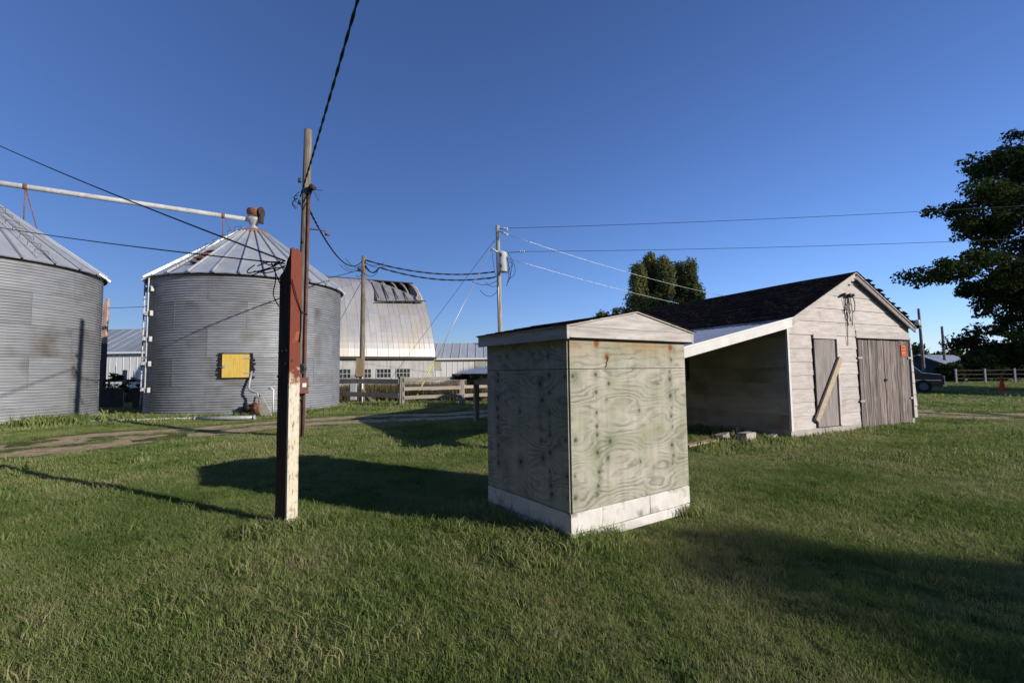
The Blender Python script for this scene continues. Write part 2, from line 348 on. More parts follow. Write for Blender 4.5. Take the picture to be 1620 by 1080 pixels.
# ------------------------------------------------------------------ grain silos
SILO_R, SILO_H, NSH, NRING = 3.97, 5.6, 9, 5
PITCHC = 5.6 / 55
def polar(ang_px, dist):
    a = R(ang_px); return Vector((dist * math.sin(a), dist * math.cos(a), 0))
sheet = None; panel = None
def make_silo(loc, label, rz):
    global sheet, panel
    s = empty('grain_silo', loc, rz); tag(s, label, 'grain silo', 'corrugated grain silos beside the dirt track')
    MB().lathe([(SILO_R - .3, -.3), (SILO_R + .14, -.3), (SILO_R + .14, .06), (SILO_R - .05, .08)], 64).build('foundation', M_CONC, s)
    if sheet is None:
        prof = []; hr = SILO_H / NRING
        for i in range(11 * 8 + 1):
            z = hr * i / 88; prof.append((SILO_R + .022 * math.cos(2 * math.pi * z / PITCHC), z))
        sheet = MB().lathe(prof, 9, 0, 2 * math.pi / NSH).mesh('wall_sheet', M_GALV)
    for r in range(NRING):
        for k in range(NSH):
            link('wall_sheet', sheet, s, (0, 0, .08 + r * SILO_H / NRING), (0, 0, (k + .5 * (r % 2)) * 2 * math.pi / NSH))
    # vertical bolted seams
    seam = MB()
    for z in np.arange(.05, SILO_H / NRING, PITCHC): seam.box(SILO_R + .008, SILO_R + .022, -.012, .012, z - .012, z + .012)
    seam = seam.mesh('bolt_seam', M_GALV)
    for r in range(NRING):
        for k in range(NSH): tag(link('bolt_seam', seam, s, (0, 0, .08 + r * SILO_H / NRING), (0, 0, (k + .5 * (r % 2)) * 2 * math.pi / NSH)), kind='stuff')
    # roof panels with raised ribs
    NP = 28; Re = SILO_R + .16; ze = SILO_H + .06; Rt = .62; zt = SILO_H + 2.78
    if panel is None:
        a = 2 * math.pi / NP; mb = MB(); nr = 6
        for i in range(nr + 1):
            t = i / nr; r = Re + (Rt - Re) * t; z = ze + (zt - ze) * t
            for k in (0, .5, 1): mb.v.append((r * math.cos(a * k), r * math.sin(a * k), z - .012 * (k == .5) ))
        for i in range(nr):
            for k in range(2): mb.f.append((i * 3 + k, i * 3 + k + 1, i * 3 + k + 4, i * 3 + k + 3)); mb.sm.append(False)
        w = .035; h = .075
        e = Vector((Re + .05, 0, ze + .005)); t_ = Vector((Rt, 0, zt + .01))
        up = Vector((zt - ze, 0, Re - Rt)).normalized() * h
        for p0, p1 in ((e, t_),):
            mb.add([p0 + Vector((0, -w, 0)), p0 + Vector((0, w, 0)), p0 + Vector((0, w * .7, 0)) + up, p0 + Vector((0, -w * .7, 0)) + up,
                    p1 + Vector((0, -w, 0)), p1 + Vector((0, w, 0)), p1 + Vector((0, w * .7, 0)) + up, p1 + Vector((0, -w * .7, 0)) + up],
                   [(3, 2, 1, 0), (4, 5, 6, 7), (0, 1, 5, 4), (1, 2, 6, 5), (2, 3, 7, 6), (3, 0, 4, 7)])
        # turned-down eave lip
        for k0, k1 in ((.04, .96),):
            c0, s0, c1, s1 = math.cos(a * k0), math.sin(a * k0), math.cos(a * k1), math.sin(a * k1)
            mb.add([(Re * c0, Re * s0, ze), (Re * c1, Re * s1, ze), ((Re - .01) * c1, (Re - .01) * s1, ze - .03), ((Re - .01) * c0, (Re - .01) * s0, ze - .03)], [(0, 1, 2, 3)])
        panel = mb.mesh('roof_panel', M_GALVROOF)
    for k in range(NP): link('roof_panel', panel, s, (0, 0, 0), (0, 0, k * 2 * math.pi / NP))
    MB().lathe([(SILO_R + .14, SILO_H + .01), (SILO_R + .1, SILO_H + .05), (SILO_R - .1, SILO_H + .09)], 64).build('eave_ring', M_DARKMETAL, s)
    MB().lathe([(.66, zt - .04), (.70, zt + .04), (.66, zt + .12), (.3, zt + .16)], 28).build('roof_collar', M_RUST, s)
    MB().lathe([(.64, zt + .12), (.40, zt + .2), (.02, zt + .26)], 24).build('roof_cap', M_GALVROOF, s)
    return s
S2 = polar(-29.2, 25.5); S1 = polar(-49.95, 26.7)
silo2 = make_silo(S2, 'corrugated steel grain silo with a yellow hatch and wall ladder', R(-3))
silo1 = make_silo(S1, 'plain corrugated steel grain silo without hatch, a pole shadow on it', R(4))
ZT = SILO_H + 2.78
def on_silo(ctr, px, z, dr=0.0):
    """point on the silo wall seen in column px, at height z"""
    d = ray(px, 560); d = Vector((d.x, d.y)).normalized(); c = ctr.xy
    b = d.dot(c); q = b * b - (c.dot(c) - (SILO_R + dr) ** 2); t = b - math.sqrt(max(q, 0))
    return Vector((d.x * t, d.y * t, z))
# hatch on silo 2: local frame at the wall
hp = on_silo(S2, 374, 1.97); hn = (hp.xy - S2.xy).normalized(); ha = math.atan2(hn.y, hn.x)
def wall_part(name, mb, m, ctr_silo, parent, p, a, off=0.0):
    """mb built with x = outward, y = left as seen from the silo axis, z up; placed at p"""
    o = mb.build(name, m, parent)
    Wm = Matrix.Translation(p + Vector((math.cos(a), math.sin(a), 0)) * off) @ Matrix.Rotation(a, 4, 'Z')
    o.matrix_local = (Matrix.Translation(parent.location) @ parent.rotation_euler.to_matrix().to_4x4()).inverted() @ Wm
    return o
for side in (-1, 1):
    mb = MB()
    for i in range(13):
        z = -.5 + i * .077; w = .18 + random.uniform(-.05, .06)
        mb.box(-.02 - (.02 if i % 2 else 0), .035 - (.012 if i % 2 else 0), side * .44 if side > 0 else -(.44 + w), .44 + w if side > 0 else -.44, z, z + .079)
    wall_part('hatch_seal', mb, M_BLACK, S2, silo2, hp, ha)
hd = wall_part('hatch_door', MB().box(.05, .085, -.47, .47, -.46, .46), M_YELLOW, S2, silo2, hp, ha)
wall_part('hatch_frame', MB().box(-.1, .048, -.50, .50, -.51, .49), M_BLACK, S2, silo2, hp, ha)
for z in (-.29, .29): MB().box(.086, .10, .28, .5, z - .02, z + .02).build('hinge', M_PALEMETAL, hd)
MB().tube([(.09, -.40, -.02), (.12, -.40, -.02)], .055, 12).tube([(.12, -.34, -.02), (.12, -.56, -.05)], .012, 6).build('latch', M_PALEMETAL, hd)
# wall ladder
la = math.atan2(*reversed(tuple((on_silo(S2, 237, 0).xy - S2.xy))))
lp = on_silo(S2, 237, 0)
mb = MB().box(.17, .21, -.245, -.205, .95, SILO_H + .05); mb2 = MB().box(.17, .21, .205, .245, .95, SILO_H + .05)
ld = wall_part('ladder', mb, M_PALEMETAL, S2, silo2, lp, la)
mb2.build('ladder_rail', M_PALEMETAL, ld)
rung = MB().tube([(.19, -.205, 0), (.19, .205, 0)], .014, 6).mesh('rung', M_PALEMETAL)
for i in range(16): link('rung', rung, ld, (0, 0, 1.15 + i * .3))
brk = MB().box(-.02, .168, -.28, -.20, -.1, .1).box(.15, .165, -.42, -.2, -.1, .1).mesh('bracket', M_PALEMETAL)
brk2 = MB().box(-.02, .168, .20, .28, -.1, .1).box(.15, .165, .2, .42, -.1, .1).mesh('bracket', M_PALEMETAL)
for z in (1.05, 2.1, 3.1, 4.15, 5.15): link('bracket', brk, ld, (0, 0, z)); link('bracket', brk2, ld, (0, 0, z))
# leaning pale pipe leg at the ladder foot
tag(MB().tube([G(220, 652), D(226, 612, G(220, 652).y + .25)], .045, 8).build('loose_pipe', M_PALEMETAL), 'short pale pipe leaning at the foot of the silo ladder', 'pipe')
# roof ladders (rungs up the roof) on both silos
def roof_ladder(s, ctr, px):
    p = on_silo(ctr, px, 0); a = math.atan2(p.y - ctr.y, p.x - ctr.x) - s.rotation_euler.z
    L_ = MB(); ze, zt, Re, Rt = SILO_H + .1, ZT, SILO_R + .1, .75
    for k in (-.2, .2): L_.tube([(Re, k, ze + .12), (Rt, k, zt + .12)], .014, 6)
    o = L_.build('roof_ladder', M_PALEMETAL, s, None, (0, 0, a))
    st = MB().tube([(0, -.2, .0), (0, -.2, .13), (0, .2, .13), (0, .2, 0)], .010, 6).mesh('roof_rung', M_DARKMETAL)
    for i in range(9):
        t = (i + .5) / 9; link('roof_rung', st, o, (Re + (Rt - Re) * t, 0, ze + (zt - ze) * t + .12))
roof_ladder(silo2, S2, 270); roof_ladder(silo1, S1, 60)
# rusted loose flashing on the roof by the ladder
fl = MB()
for i in range(4): fl.box(SILO_R - .7 - .35 * i, SILO_R - .3 - .35 * i, -.15 - .05 * i, .2, SILO_H + .58 + .25 * i, SILO_H + .6 + .25 * i, j=.06)
fl.build('rusty_flashing', M_RUST, silo2, None, (0, 0, math.atan2(*reversed(tuple(on_silo(S2, 288, 0).xy - S2.xy))) - silo2.rotation_euler.z))

# auger tube between the silo tops
A1 = Vector((S1.x, S1.y, ZT + .74)); A2 = Vector((S2.x - .15, S2.y, ZT + .72))
au = empty('auger_conveyor', A2); tag(au, 'long white auger tube running between the two silo tops', 'conveyor')
dA = (A2 - A1).normalized()
def apart(name, mb, m, p=au): return mb.build(name, m, p, -A2 if p is au else None)
apart('tube', MB().tube([A1 - dA * 4, A2 - dA * .2], .105, 14), mat('auger_white', (.38, .375, .365), (.52, .515, .50), 5, rough=.6, c3=(.25, .22, .2), s3=2.2, t3=(.6, .75)))
apart('discharge_hood', MB().lathe([(.22, -.42), (.17, -.35), (.16, -.22), (.33, -.02), (.33, .12), (.22, .16)], 20, c=tuple(Vector((S2.x, S2.y, ZT + .68)))), M_PALEMETAL)
apart('motor', MB().tube([Vector((S2.x - .22, S2.y - .05, ZT + 1.12)), Vector((S2.x + .3, S2.y - .1, ZT + 1.02))], [.2, .24], 16).box(S2.x - .2, S2.x + .25, S2.y - .25, S2.y + .15, ZT + .84, ZT + .9), M_RUST)
apart('belt_guard', MB().tube([Vector((S2.x + .38, S2.y - .1, ZT + 1.05)), Vector((S2.x + .44, S2.y - .1, ZT + 1.05))], .26, 16).box(S2.x + .36, S2.x + .46, S2.y - .24, S2.y + .02, ZT + .5, ZT + 1.05), M_DARKMETAL)
def roof_z(base, x, y): return ZT - max(math.hypot(x - base.x, y - base.y) - .62, 0) * (2.72 / 3.51)
for base, p in ((S2, A2 - dA * 1.15), (S1, A1 + dA * 1.55)):
    q = p + Vector((dA.x * .5, dA.y * .5 - .1, 0)); q.z = roof_z(base, q.x, q.y)
    apart('support_leg', MB().tube([p, Vector((p.x, p.y, roof_z(base, p.x, p.y)))], .022, 6).tube([p, q], .018, 6).tube([p + dA * .06, p - dA * .06], .12, 12), M_RUST)

# unloading motor and auger by silo 2
um = empty('auger_motor', on_silo(S2, 404, 0, .55)); tag(um, 'rusty auger motor with a brown round pulley at the silo foot', 'motor')
uo = um.location
def lp_(mb, name, m, p=um): return mb.build(name, m, p)
lp_(MB().box(-.55, .3, -.12, .12, .02, .09).beam((-.5, 0, .05), (-.38, 0, .36), .05, .05).beam((-.1, 0, .05), (.02, .02, .75), .05, .05).beam((-.62, 0, .33), (-.05, 0, .36), .06, .05), 'stand', M_DARKMETAL)
lp_(MB().tube([(-.4, .05, .30), (-.02, .05, .33)], .15, 14), 'motor_body', M_DARKMETAL)
pu = MB().lathe([(.0, -.03), (.2, -.03), (.225, -.015), (.21, 0), (.225, .015), (.2, .03), (.05, .03), (.04, .06), (0, .06)], 24).build('pulley', M_RUST, um, (.12, -.16, .33), (R(90), 0, R(-20)))
lp_(MB().prism([(.25, .02), (.72, .02), (.66, .2), (.36, .72), (.22, .72)], lambda p, q, t: (p, t, q), -.06, -.02), 'guard_plate', mat('guard_tan', (.36, .32, .27), (.47, .43, .38), 6, rough=.8))
lp_(MB().tube([(-.32, .35, 1.75), (-.32, .22, 1.35), (-.30, .12, 1.1), (-.18, .05, .98), (.12, .0, .9), (.15, 0, .7)], .045, 10), 'drop_pipe', M_PALEMETAL)
lp_(MB().tube([(.42, .25, 1.05), (.55, .22, 1.08), (.64, .2, 1.0), (.64, .2, .15)], .03, 8), 'vent_pipe', M_WHITE)
# pipes lying along the silo fronts
def lying(px0, py0, px1, py1, r, m, label, lift=0.02):
    a = G(px0, py0, r + lift - .02); b = G(px1, py1, r + lift - .02); o = empty('auger_tube', (a + b) / 2); tag(o, label, 'pipe')
    a_, b_ = a - o.location, b - o.location
    MB().tube([a_, b_], r, 12).build('tube', m, o)
    for k in (.02, .98):
        c = a_.lerp(b_, k); d = (b_ - a_).normalized() * .03
        MB().tube([c - d, c + d], r * 1.22, 12).build('flange', M_PALEMETAL, o)
lying(55, 669, 304, 662, .05, mat('weathered_pipe', (.34, .33, .31), (.46, .45, .43), 6, rough=.8), 'long thin grey pipe lying in the grass along both silos')
lying(307, 662, 404, 660, .07, M_PALEMETAL, 'thicker pale auger tube lying in front of the rusty motor')

# ------------------------------------------------------------------ gothic-roofed barn
GB_A = R(28); gu = Vector((math.cos(GB_A), math.sin(GB_A), 0)); gcorner = Vector((D(688, 600, 41).x, 41, 0))
gb = empty('gothic_barn', gcorner, GB_A); tag(gb, 'large barn with curved metal roof, a torn hole near its ridge', 'barn')
GL, GWD, GE, GRZ = 16.2, 7.0, 3.0, 10.7         # local: x from -GL to 0, y 0 (near eave) to 14, z
def arch(t):            # t 0 eave .. 1 ridge, returns (y, z): steep below, pointed at the ridge
    u = t ** 1.3; e = math.sqrt(max(0, 1 - (1 - u) ** 2)); k, n_ = .66, 2.6
    f = .38 * e + .62 * (1 - (1 - k * u) ** n_) / (1 - (1 - k) ** n_)
    return GWD * u, GE + (GRZ - GE) * f
NT, SWD = 6, .9; ncol = int(GL / SWD)
tier = []
for k in range(NT):
    mb = MB(); sub = 4
    for i in range(sub + 1):
        y, z = arch((k + i / sub) / NT)
        for x, dz in ((0, .02), (.05, 0), (SWD * .5, 0), (SWD * .5 + .03, .015), (SWD * .5 + .06, 0), (SWD + .01, 0), (SWD + .02, .02)):
            mb.v.append((x, y - dz * .8 - (NT - k) * .004, z + dz * .6))
    for i in range(sub):
        for j in range(6): mb.f.append((i * 7 + j, i * 7 + j + 1, i * 7 + j + 8, i * 7 + j + 7)); mb.sm.append(False)
    tier.append(mb.mesh('roof_sheet', M_BARNMETAL))
HOLE = {(ncol - 1 - c, k) for c in range(0, 5) for k in (3, 4, 5)}
for c in range(ncol):
    for k in range(NT):
        if (c, k) in HOLE: continue
        link('roof_sheet', tier[k], gb, (-GL + c * SWD, 0, 0))
# far side of the roof in one piece
mb = MB()
for i in range(17):
    y, z = arch(i / 16)
    for x in (-GL, 0): mb.v.append((x, 2 * GWD - y, z))
for i in range(16): mb.f.append((2 * i, 2 * i + 1, 2 * i + 3, 2 * i + 2)); mb.sm.append(True)
mb.build('far_roof', mat('barn_inside', (.10, .085, .07), (.16, .14, .12), 3, rough=.9), gb)
MB().box(-GL, .05, GWD - .12, GWD + .12, GRZ - .02, GRZ + .06).build('ridge_cap', M_DARKMETAL, gb)
rf = MB()
pts = [arch(.48 + .52 * i / 6) for i in range(7)]
for i in range(6): rf.beam((0, pts[i][0] + .1, pts[i][1] - .1), (0, pts[i + 1][0] + .1, pts[i + 1][1] - .1), .12, .16)
rf = rf.mesh('rafter', mat('barn_rafter', (.30, .24, .18), (.42, .35, .28), 4, rough=.9))
for i in range(5): link('rafter', rf, gb, (-.35 - i * .92, 0, 0))
# peeled sheets folded out of the hole, hanging
for i in range(5):
    x0 = -4.5 + i * .86; mb = MB()
    ya, za = arch(2.95 / NT); o = Vector((0, -.30, .12))
    tl, tr_ = [min(5.5, 3.1 + 2.3 * ((4.3 - q) / 4.3) ** 1.15) for q in (i * .86, i * .86 + .8)]
    (yb, zb), (yc, zc) = arch(tl / NT), arch(tr_ / NT)
    p = [Vector((x0, ya, za - .25)) + o * 1.5, Vector((x0 + .80, ya, za - .25 + .04 * i)) + o * 1.5, Vector((x0 + .80, yc, zc)) + o * .6, Vector((x0, yb, zb)) + o * .6]
    q = [v + Vector((0, .03, -.02)) for v in p]
    mb.add(p + q, [(0, 1, 2, 3), (7, 6, 5, 4), (0, 4, 5, 1), (1, 5, 6, 2), (2, 6, 7, 3), (3, 7, 4, 0)])
    po = mb.build('peeled_sheet', mat('peeled_metal', (.24, .23, .22), (.36, .345, .33), 2, (1, 1, .4), rough=.6, metal=.2, vary=.1), gb)
    MB().beam(p[0] + Vector((.12, -.05, .2)), p[3].lerp(p[0], .12) + Vector((.1, -.05, 0)), .07, .05).build('batten', M_DARKMETAL, po)
MB().beam(Vector((-4.6, arch(2.9 / NT)[0] - .5, arch(2.9 / NT)[1] - .12)), Vector((-.1, arch(2.9 / NT)[0] - .4, arch(2.9 / NT)[1] + .2)), .12, .08).build('loose_board', M_DARKMETAL, gb)
MB().beam(Vector((-.9, arch(3 / NT)[0] - .3, arch(3 / NT)[1] + .1)), Vector((-.55, arch(3.6 / NT)[0] - .5, arch(3.6 / NT)[1] + .3)), .09, .05).build('loose_board', M_GREYPLANK, gb)
MB().box(-GL, .1, -.18, .1, GE - .22, GE - .02).build('eave_board', M_DARKMETAL, gb)
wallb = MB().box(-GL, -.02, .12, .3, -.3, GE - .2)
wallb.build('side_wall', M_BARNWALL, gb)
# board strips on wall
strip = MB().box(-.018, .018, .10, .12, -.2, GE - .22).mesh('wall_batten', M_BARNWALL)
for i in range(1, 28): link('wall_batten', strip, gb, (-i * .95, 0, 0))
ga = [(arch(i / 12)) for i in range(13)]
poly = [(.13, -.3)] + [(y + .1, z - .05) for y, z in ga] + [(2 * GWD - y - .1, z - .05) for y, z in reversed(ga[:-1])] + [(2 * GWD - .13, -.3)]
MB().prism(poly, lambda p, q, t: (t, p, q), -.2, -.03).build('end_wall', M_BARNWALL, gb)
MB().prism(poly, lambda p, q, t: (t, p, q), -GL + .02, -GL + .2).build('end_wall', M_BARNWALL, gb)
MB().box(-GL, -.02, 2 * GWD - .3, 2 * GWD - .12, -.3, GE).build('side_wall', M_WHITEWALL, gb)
def window(parent, x, y, z, w, h, nx_, nz_, m=M_WHITE):
    f = MB(); t = .06
    f.box(x, x + w, y - .05, y, z, z + t).box(x, x + w, y - .05, y, z + h - t, z + h).box(x, x + t, y - .05, y, z + t, z + h - t).box(x + w - t, x + w, y - .05, y, z + t, z + h - t)
    for i in range(1, nx_): f.box(x + w * i / nx_ - .02, x + w * i / nx_ + .02, y - .045, y - .005, z + t, z + h - t)
    for i in range(1, nz_): f.box(x + t, x + w - t, y - .04, y - .01, z + h * i / nz_ - .02, z + h * i / nz_ + .02)
    o = f.build('window', m, parent)
    MB().box(x + t, x + w - t, y - .02, y - .003, z + t, z + h - t).build('pane', M_GLASS, o)
for i in range(8): window(gb, -3.4 - i * 1.62, .115, 1.2, 1.25, .82, 4, 2, mat('worn_shaded_white', (.36, .355, .34), (.5, .49, .47), 4, rough=.8))
MB().box(-GL, -.0, .02, .11, .86, 1.08).build('wall_board', M_GREYPLANK, gb)

# ------------------------------------------------------------------ white metal sheds
def white_shed(corner, rz, Lx, Wy, he, hr, label, roofm, boards=True, wins=()):
    s = empty('white_shed', corner, rz); tag(s, label, 'shed')
    MB().box(0, Lx, 0, Wy, -.3, he).build('wall', M_WHITEWALL, s)
    b = MB().box(-.02, .02, -.03, -.002, -.2, he - .03).mesh('wall_rib', M_WHITEWALL)
    for i in range(1, int(Lx / .6)): link('wall_rib', b, s, (i * .6, 0, 0))
    sl = math.hypot(Wy / 2 + .3, hr - he)
    def P(x, t, side, d=0):  # t 0 eave..1 ridge
        yy = -.3 + (Wy / 2 + .3) * t; z = he - .1 + (hr - he + .1) * t + d
        return (x, yy if side else Wy - yy, z)
    pn = []
    for side in (1, 0):
        mb = MB(); w = .9
        a_ = [P(0, 0, side), P(w - .02, 0, side), P(w - .02, 1, side), P(0, 1, side)]; b_ = [Vector(v) + Vector((0, 0, .04)) for v in a_]
        mb.add(a_ + b_, [(0, 3, 2, 1), (4, 5, 6, 7), (0, 1, 5, 4), (1, 2, 6, 5), (2, 3, 7, 6), (3, 0, 4, 7)])
        mb.beam(Vector(P(.02, 0, side, .06)), Vector(P(.02, 1, side, .06)), .06, .05)
        pn.append(mb.mesh('roof_sheet', roofm))
    for i in range(int(Lx / .9) + 1):
        for p_ in pn: link('roof_sheet', p_, s, (-.2 + i * .9, 0, 0))
    MB().prism([(0, he), (Wy, he), (Wy / 2, hr - .1)], lambda p, q, t: (t, p, q), .01, .1).build('gable', M_WHITEWALL, s)
    MB().prism([(0, he), (Wy, he), (Wy / 2, hr - .1)], lambda p, q, t: (t, p, q), Lx - .1, Lx - .01).build('gable', M_WHITEWALL, s)
    MB().box(-.2, Lx + .2, -.33, -.28, he - .22, he - .06).build('fascia', M_WHITE, s)
    for x, z, w, h in wins:
        f = MB().box(x, x + w, -.05, -.004, z, z + h).build('window_panel', M_PANEL, s)
        MB().box(x - .06, x + w + .06, -.06, -.051, z - .08, z - .01).build('sill', M_GREYPLANK, f)
    return s
c = D(668, 600, 50); white_shed(Vector((c.x - 4, c.y, 0)), R(4), 22, 9, 3.2, 5.0, 'low white metal shed with yellowed window panels beside the curved barn', mat('pale_metal_roof', (.42, .44, .46), (.52, .53, .55), 1.2, (4, .4, 1), rough=.5, metal=.2, vary=.08), wins=((5.0, 1.95, 1.0, 1.25), (9.6, 1.95, 1.15, 1.25), (14.5, 1.95, 1.0, 1.25)))
c = D(165, 600, 40); white_shed(Vector((c.x - 6, c.y, 0)), R(-2), 18, 8, 3.75, 6.0, 'white boarded shed with streaked grey roof seen between the silos', M_GREYROOF, wins=((5.6, 1.9, .75, 1.5),))

# ------------------------------------------------------------------ fences
def fence(a, b, npost, rails, label, hpost=1.45, ext=0.0, rail_side=-1, rail_h=.17):
    a = Vector(a); b = Vector(b); d = (b - a); L_ = d.length; ang = math.atan2(d.y, d.x)
    s = empty('rail_fence', a, ang); tag(s, label, 'fence')
    po = MB().box(-.075, .075, -.075, .075, -.3, hpost, j=.008).mesh('post', M_FENCEPOST)
    step = L_ / (npost - 1)
    for i in range(npost): link('post', po, s, (i * step, 0, 0), (R(random.uniform(-1.5, 1.5)), R(random.uniform(-1.5, 1.5)), R(random.uniform(-4, 4))))
    for i in range(npost - 1):
        for z in rails:
            y0 = .08 * rail_side; ds = [random.uniform(-.03, .03) for _ in range(2)]
            mb = MB(); n = 4; 
            for k in range(n + 1):
                x = i * step + .005 + (step - .01) * k / n; zz = z + ds[0] * (1 - k / n) + ds[1] * k / n + random.uniform(-.008, .008)
                for yy, z_ in ((y0 - .02, -rail_h / 2), (y0 + .02, -rail_h / 2), (y0 + .02, rail_h / 2), (y0 - .02, rail_h / 2)): mb.v.append((x, yy, zz + z_ + random.uniform(-.006, .006)))
            for k in range(n):
                for q in range(4): mb.f.append((k * 4 + q, k * 4 + (q + 1) % 4, k * 4 + 4 + (q + 1) % 4, k * 4 + 4 + q)); mb.sm.append(False)
            mb.f += [(3, 2, 1, 0), (n * 4, n * 4 + 1, n * 4 + 2, n * 4 + 3)]; mb.sm += [False, False]
            mb.build('rail', M_FENCE, s)
    return s
P1 = G(633, 643); P2 = G(729, 640); P3 = P2 + Vector((3.2, 1.6, 0)); P0 = P1 + Vector((-4.2, 3.0, 0))
fence(P1 + Vector((.16, 0, 0)), P2, 2, (.45, .88, 1.3), 'three-rail fence section behind the yellow guy guard')
fence(P2 + Vector((.1, .12, 0)), P3, 2, (.45, .88, 1.3), 'rail fence section running back beside the lean-to corner post')
fence(P0, P1, 2, (.55, 1.22), 'shaded two-rail fence section behind the pole with the meter boxes', rail_h=.24)
q0 = G(160, 640); fence(Vector((q0.x - 2.5, q0.y + 1.5, 0)), Vector((q0.x + 3.0, q0.y + 1.0, 0)), 3, (.75, 1.35), 'dark shaded rail fence in the gap between the silos', hpost=2.0)
for px, nm in ((168, 'dark block standing against the plain silo in the gap'), (219, 'dark block standing beside the ladder silo in the gap')):
    c = G(px, 646); o = empty('feed_bin', (c.x, c.y + .3, 0)); tag(o, nm, 'bin')
    MB().box(-.33, .33, -.3, .3, -.05, .98, j=.015).build('body', M_DARKMETAL, o); MB().box(-.36, .36, -.33, .33, .985, 1.03).build('lid', M_DARKMETAL, o)
c = D(164, 560, 28)
rp_ = empty('rusty_post', (c.x, c.y, 0)); tag(rp_, 'tall rusty post with dark foot, behind the plain silo', 'post')
MB().box(-.12, .12, -.1, .1, -.3, 3.6).build('post_foot', M_DARKMETAL, rp_); MB().prism([(-.12, 3.61), (.12, 3.61), (.16, 6.3), (.05, 6.25), (-.1, 5.8)], lambda p, q, t: (p, t, q), -.08, .08).build('post_top', mat('rusty_pale', (.36, .17, .10), (.55, .40, .30), 3, (3, 3, .6), rough=.9), rp_)

# ------------------------------------------------------------------ utility poles
def pole(base, top, r0, r1, name='utility_pole', label='', m=M_POLE, root=None):
    s = root or empty(name, (base[0], base[1], 0)); tag(s, label, 'utility pole')
    b = Vector((0, 0, -.4)); t = Vector(top) - Vector((base[0], base[1], 0)); n = 10
    MB().tube([b.lerp(t, i / n) for i in range(n + 1)], [r0 + (r1 - r0) * i / n for i in range(n + 1)], 14).build('shaft', m, s)
    return s, t
# service pole with meter
ub = G(473, 691); ut = D(487.5, 206, ub.y + .15)
up_, utl = pole(ub, ut, .135, .10, label='weathered service pole with meter and red-brown box, beside the red post')
def on_pole(b, t, k, off=(0, 0, 0)): return Vector((0, 0, 0)).lerp(t, k) + Vector(off)
k_ = lambda z: z / utl.z
def upart(name, mb, m, parent=up_): return mb.build(name, m, parent)
rpts = [on_pole(0, utl, k_(z), (.135 - .008 * z * .4, -.09, 0)) for z in (0.0, 2, 4, 6.35)]
upart('riser_conduit', MB().tube(rpts, .04, 8), mat('conduit_red', (.10, .045, .035), (.17, .08, .06), 5, rough=.7))
upart('weatherhead', MB().tube([rpts[-1], rpts[-1] + Vector((0, 0, .12)), rpts[-1] + Vector((.1, -.06, .2)), rpts[-1] + Vector((.2, -.1, .14))], [.05, .07, .085, .05], 10), M_DARKMETAL)
mp_ = on_pole(0, utl, k_(1.75), (.11, -.2, 0))
upart('meter', MB().tube([mp_, mp_ + Vector((.04, -.14, 0))], [.12, .125], 18), M_BLACK)
mring = upart('meter_ring', MB().tube([mp_ + Vector((.04, -.141, 0)), mp_ + Vector((.05, -.17, 0))], .13, 18), M_CHROME)
MB().tube([mp_ + Vector((.05, -.171, 0)), mp_ + Vector((.065, -.22, 0))], [.105, .09], 18).build('meter_glass', M_GLASS, mring)
bx = on_pole(0, utl, k_(1.32), (0, 0, 0))
BM = Matrix.Translation(bx + Vector((.14, -.22, 0))) @ Matrix.Rotation(R(38), 4, 'Z')
bo = upart('breaker_box', MB().box(-.13, .13, -.1, .1, -.2, .2, M=BM), M_REDBOX)
MB().box(-.12, .12, -.115, -.102, -.19, .19, M=BM).build('box_door', M_REDBOX, bo)
MB().box(-.02, .07, -.12, -.116, -.04, .06, M=BM).build('paper_tag', M_WHITE, bo)
MB().tube([BM @ Vector((.13, 0, -.02)), BM @ Vector((.19, 0, -.02))], .015, 6).build('lever', M_DARKMETAL, bo)
upart('ground_wire', MB().tube([BM @ Vector((-.05, 0, -.2)), bx + Vector((.12, -.12, -.4)), Vector((.13, -.08, .1))], .018, 6), M_BLACK)
lz = on_pole(0, utl, k_(5.45)); upart('lamp_arm', MB().tube([lz + Vector((.1, 0, 0)), lz + Vector((.35, -.05, -.03)), lz + Vector((.6, -.08, -.09)), lz + Vector((.6, -.08, -.17))], .016, 6).tube([lz + Vector((.57, -.08, -.16)), lz + Vector((.68, -.08, -.19))], .035, 8), M_RUST)
for z, dx in ((6.75, -.14), (5.1, -.02), (6.15, -.13)): upart('insulator', MB().tube([on_pole(0, utl, k_(z), (dx, -.10, -.05)), on_pole(0, utl, k_(z), (dx, -.10, .06))], [.045, .035], 8), M_DARKMETAL)
lo = MB(); c0 = on_pole(0, utl, k_(6.15), (-.14, -.1, 0))
for q in range(4):
    w_, h_, ox, oz = random.uniform(.05, .12), random.uniform(.06, .17), random.uniform(-.05, .03), random.uniform(-.12, .12); a0, a1 = random.uniform(-.4, .8), random.uniform(2.4, 4.6)
    lo.tube([c0 + Vector((ox - w_ * math.sin(a) + .02 * math.sin(3 * a), -.02 * q - .02 * a, oz + h_ * math.cos(a))) for a in np.linspace(a0, a1, 11)], .010, 5)
lo.tube([c0 + Vector((0, 0, .05)), c0 + Vector((.15, -.12, -.25)), rpts[-1] + Vector((.12, -.1, .05))], .014, 5)
upart('wire_loop', lo, M_WIRE)
upart('loose_wire', MB().tube([rpts[-1] + Vector((.15, -.1, .1)), rpts[-1] + Vector((.4, -.1, .08))], .008, 4).tube([rpts[-1] + Vector((.15, -.1, .1)), rpts[-1] + Vector((.3, -.1, -.2)), rpts[-1] + Vector((.31, -.1, 0))], .008, 4), M_WIRE)

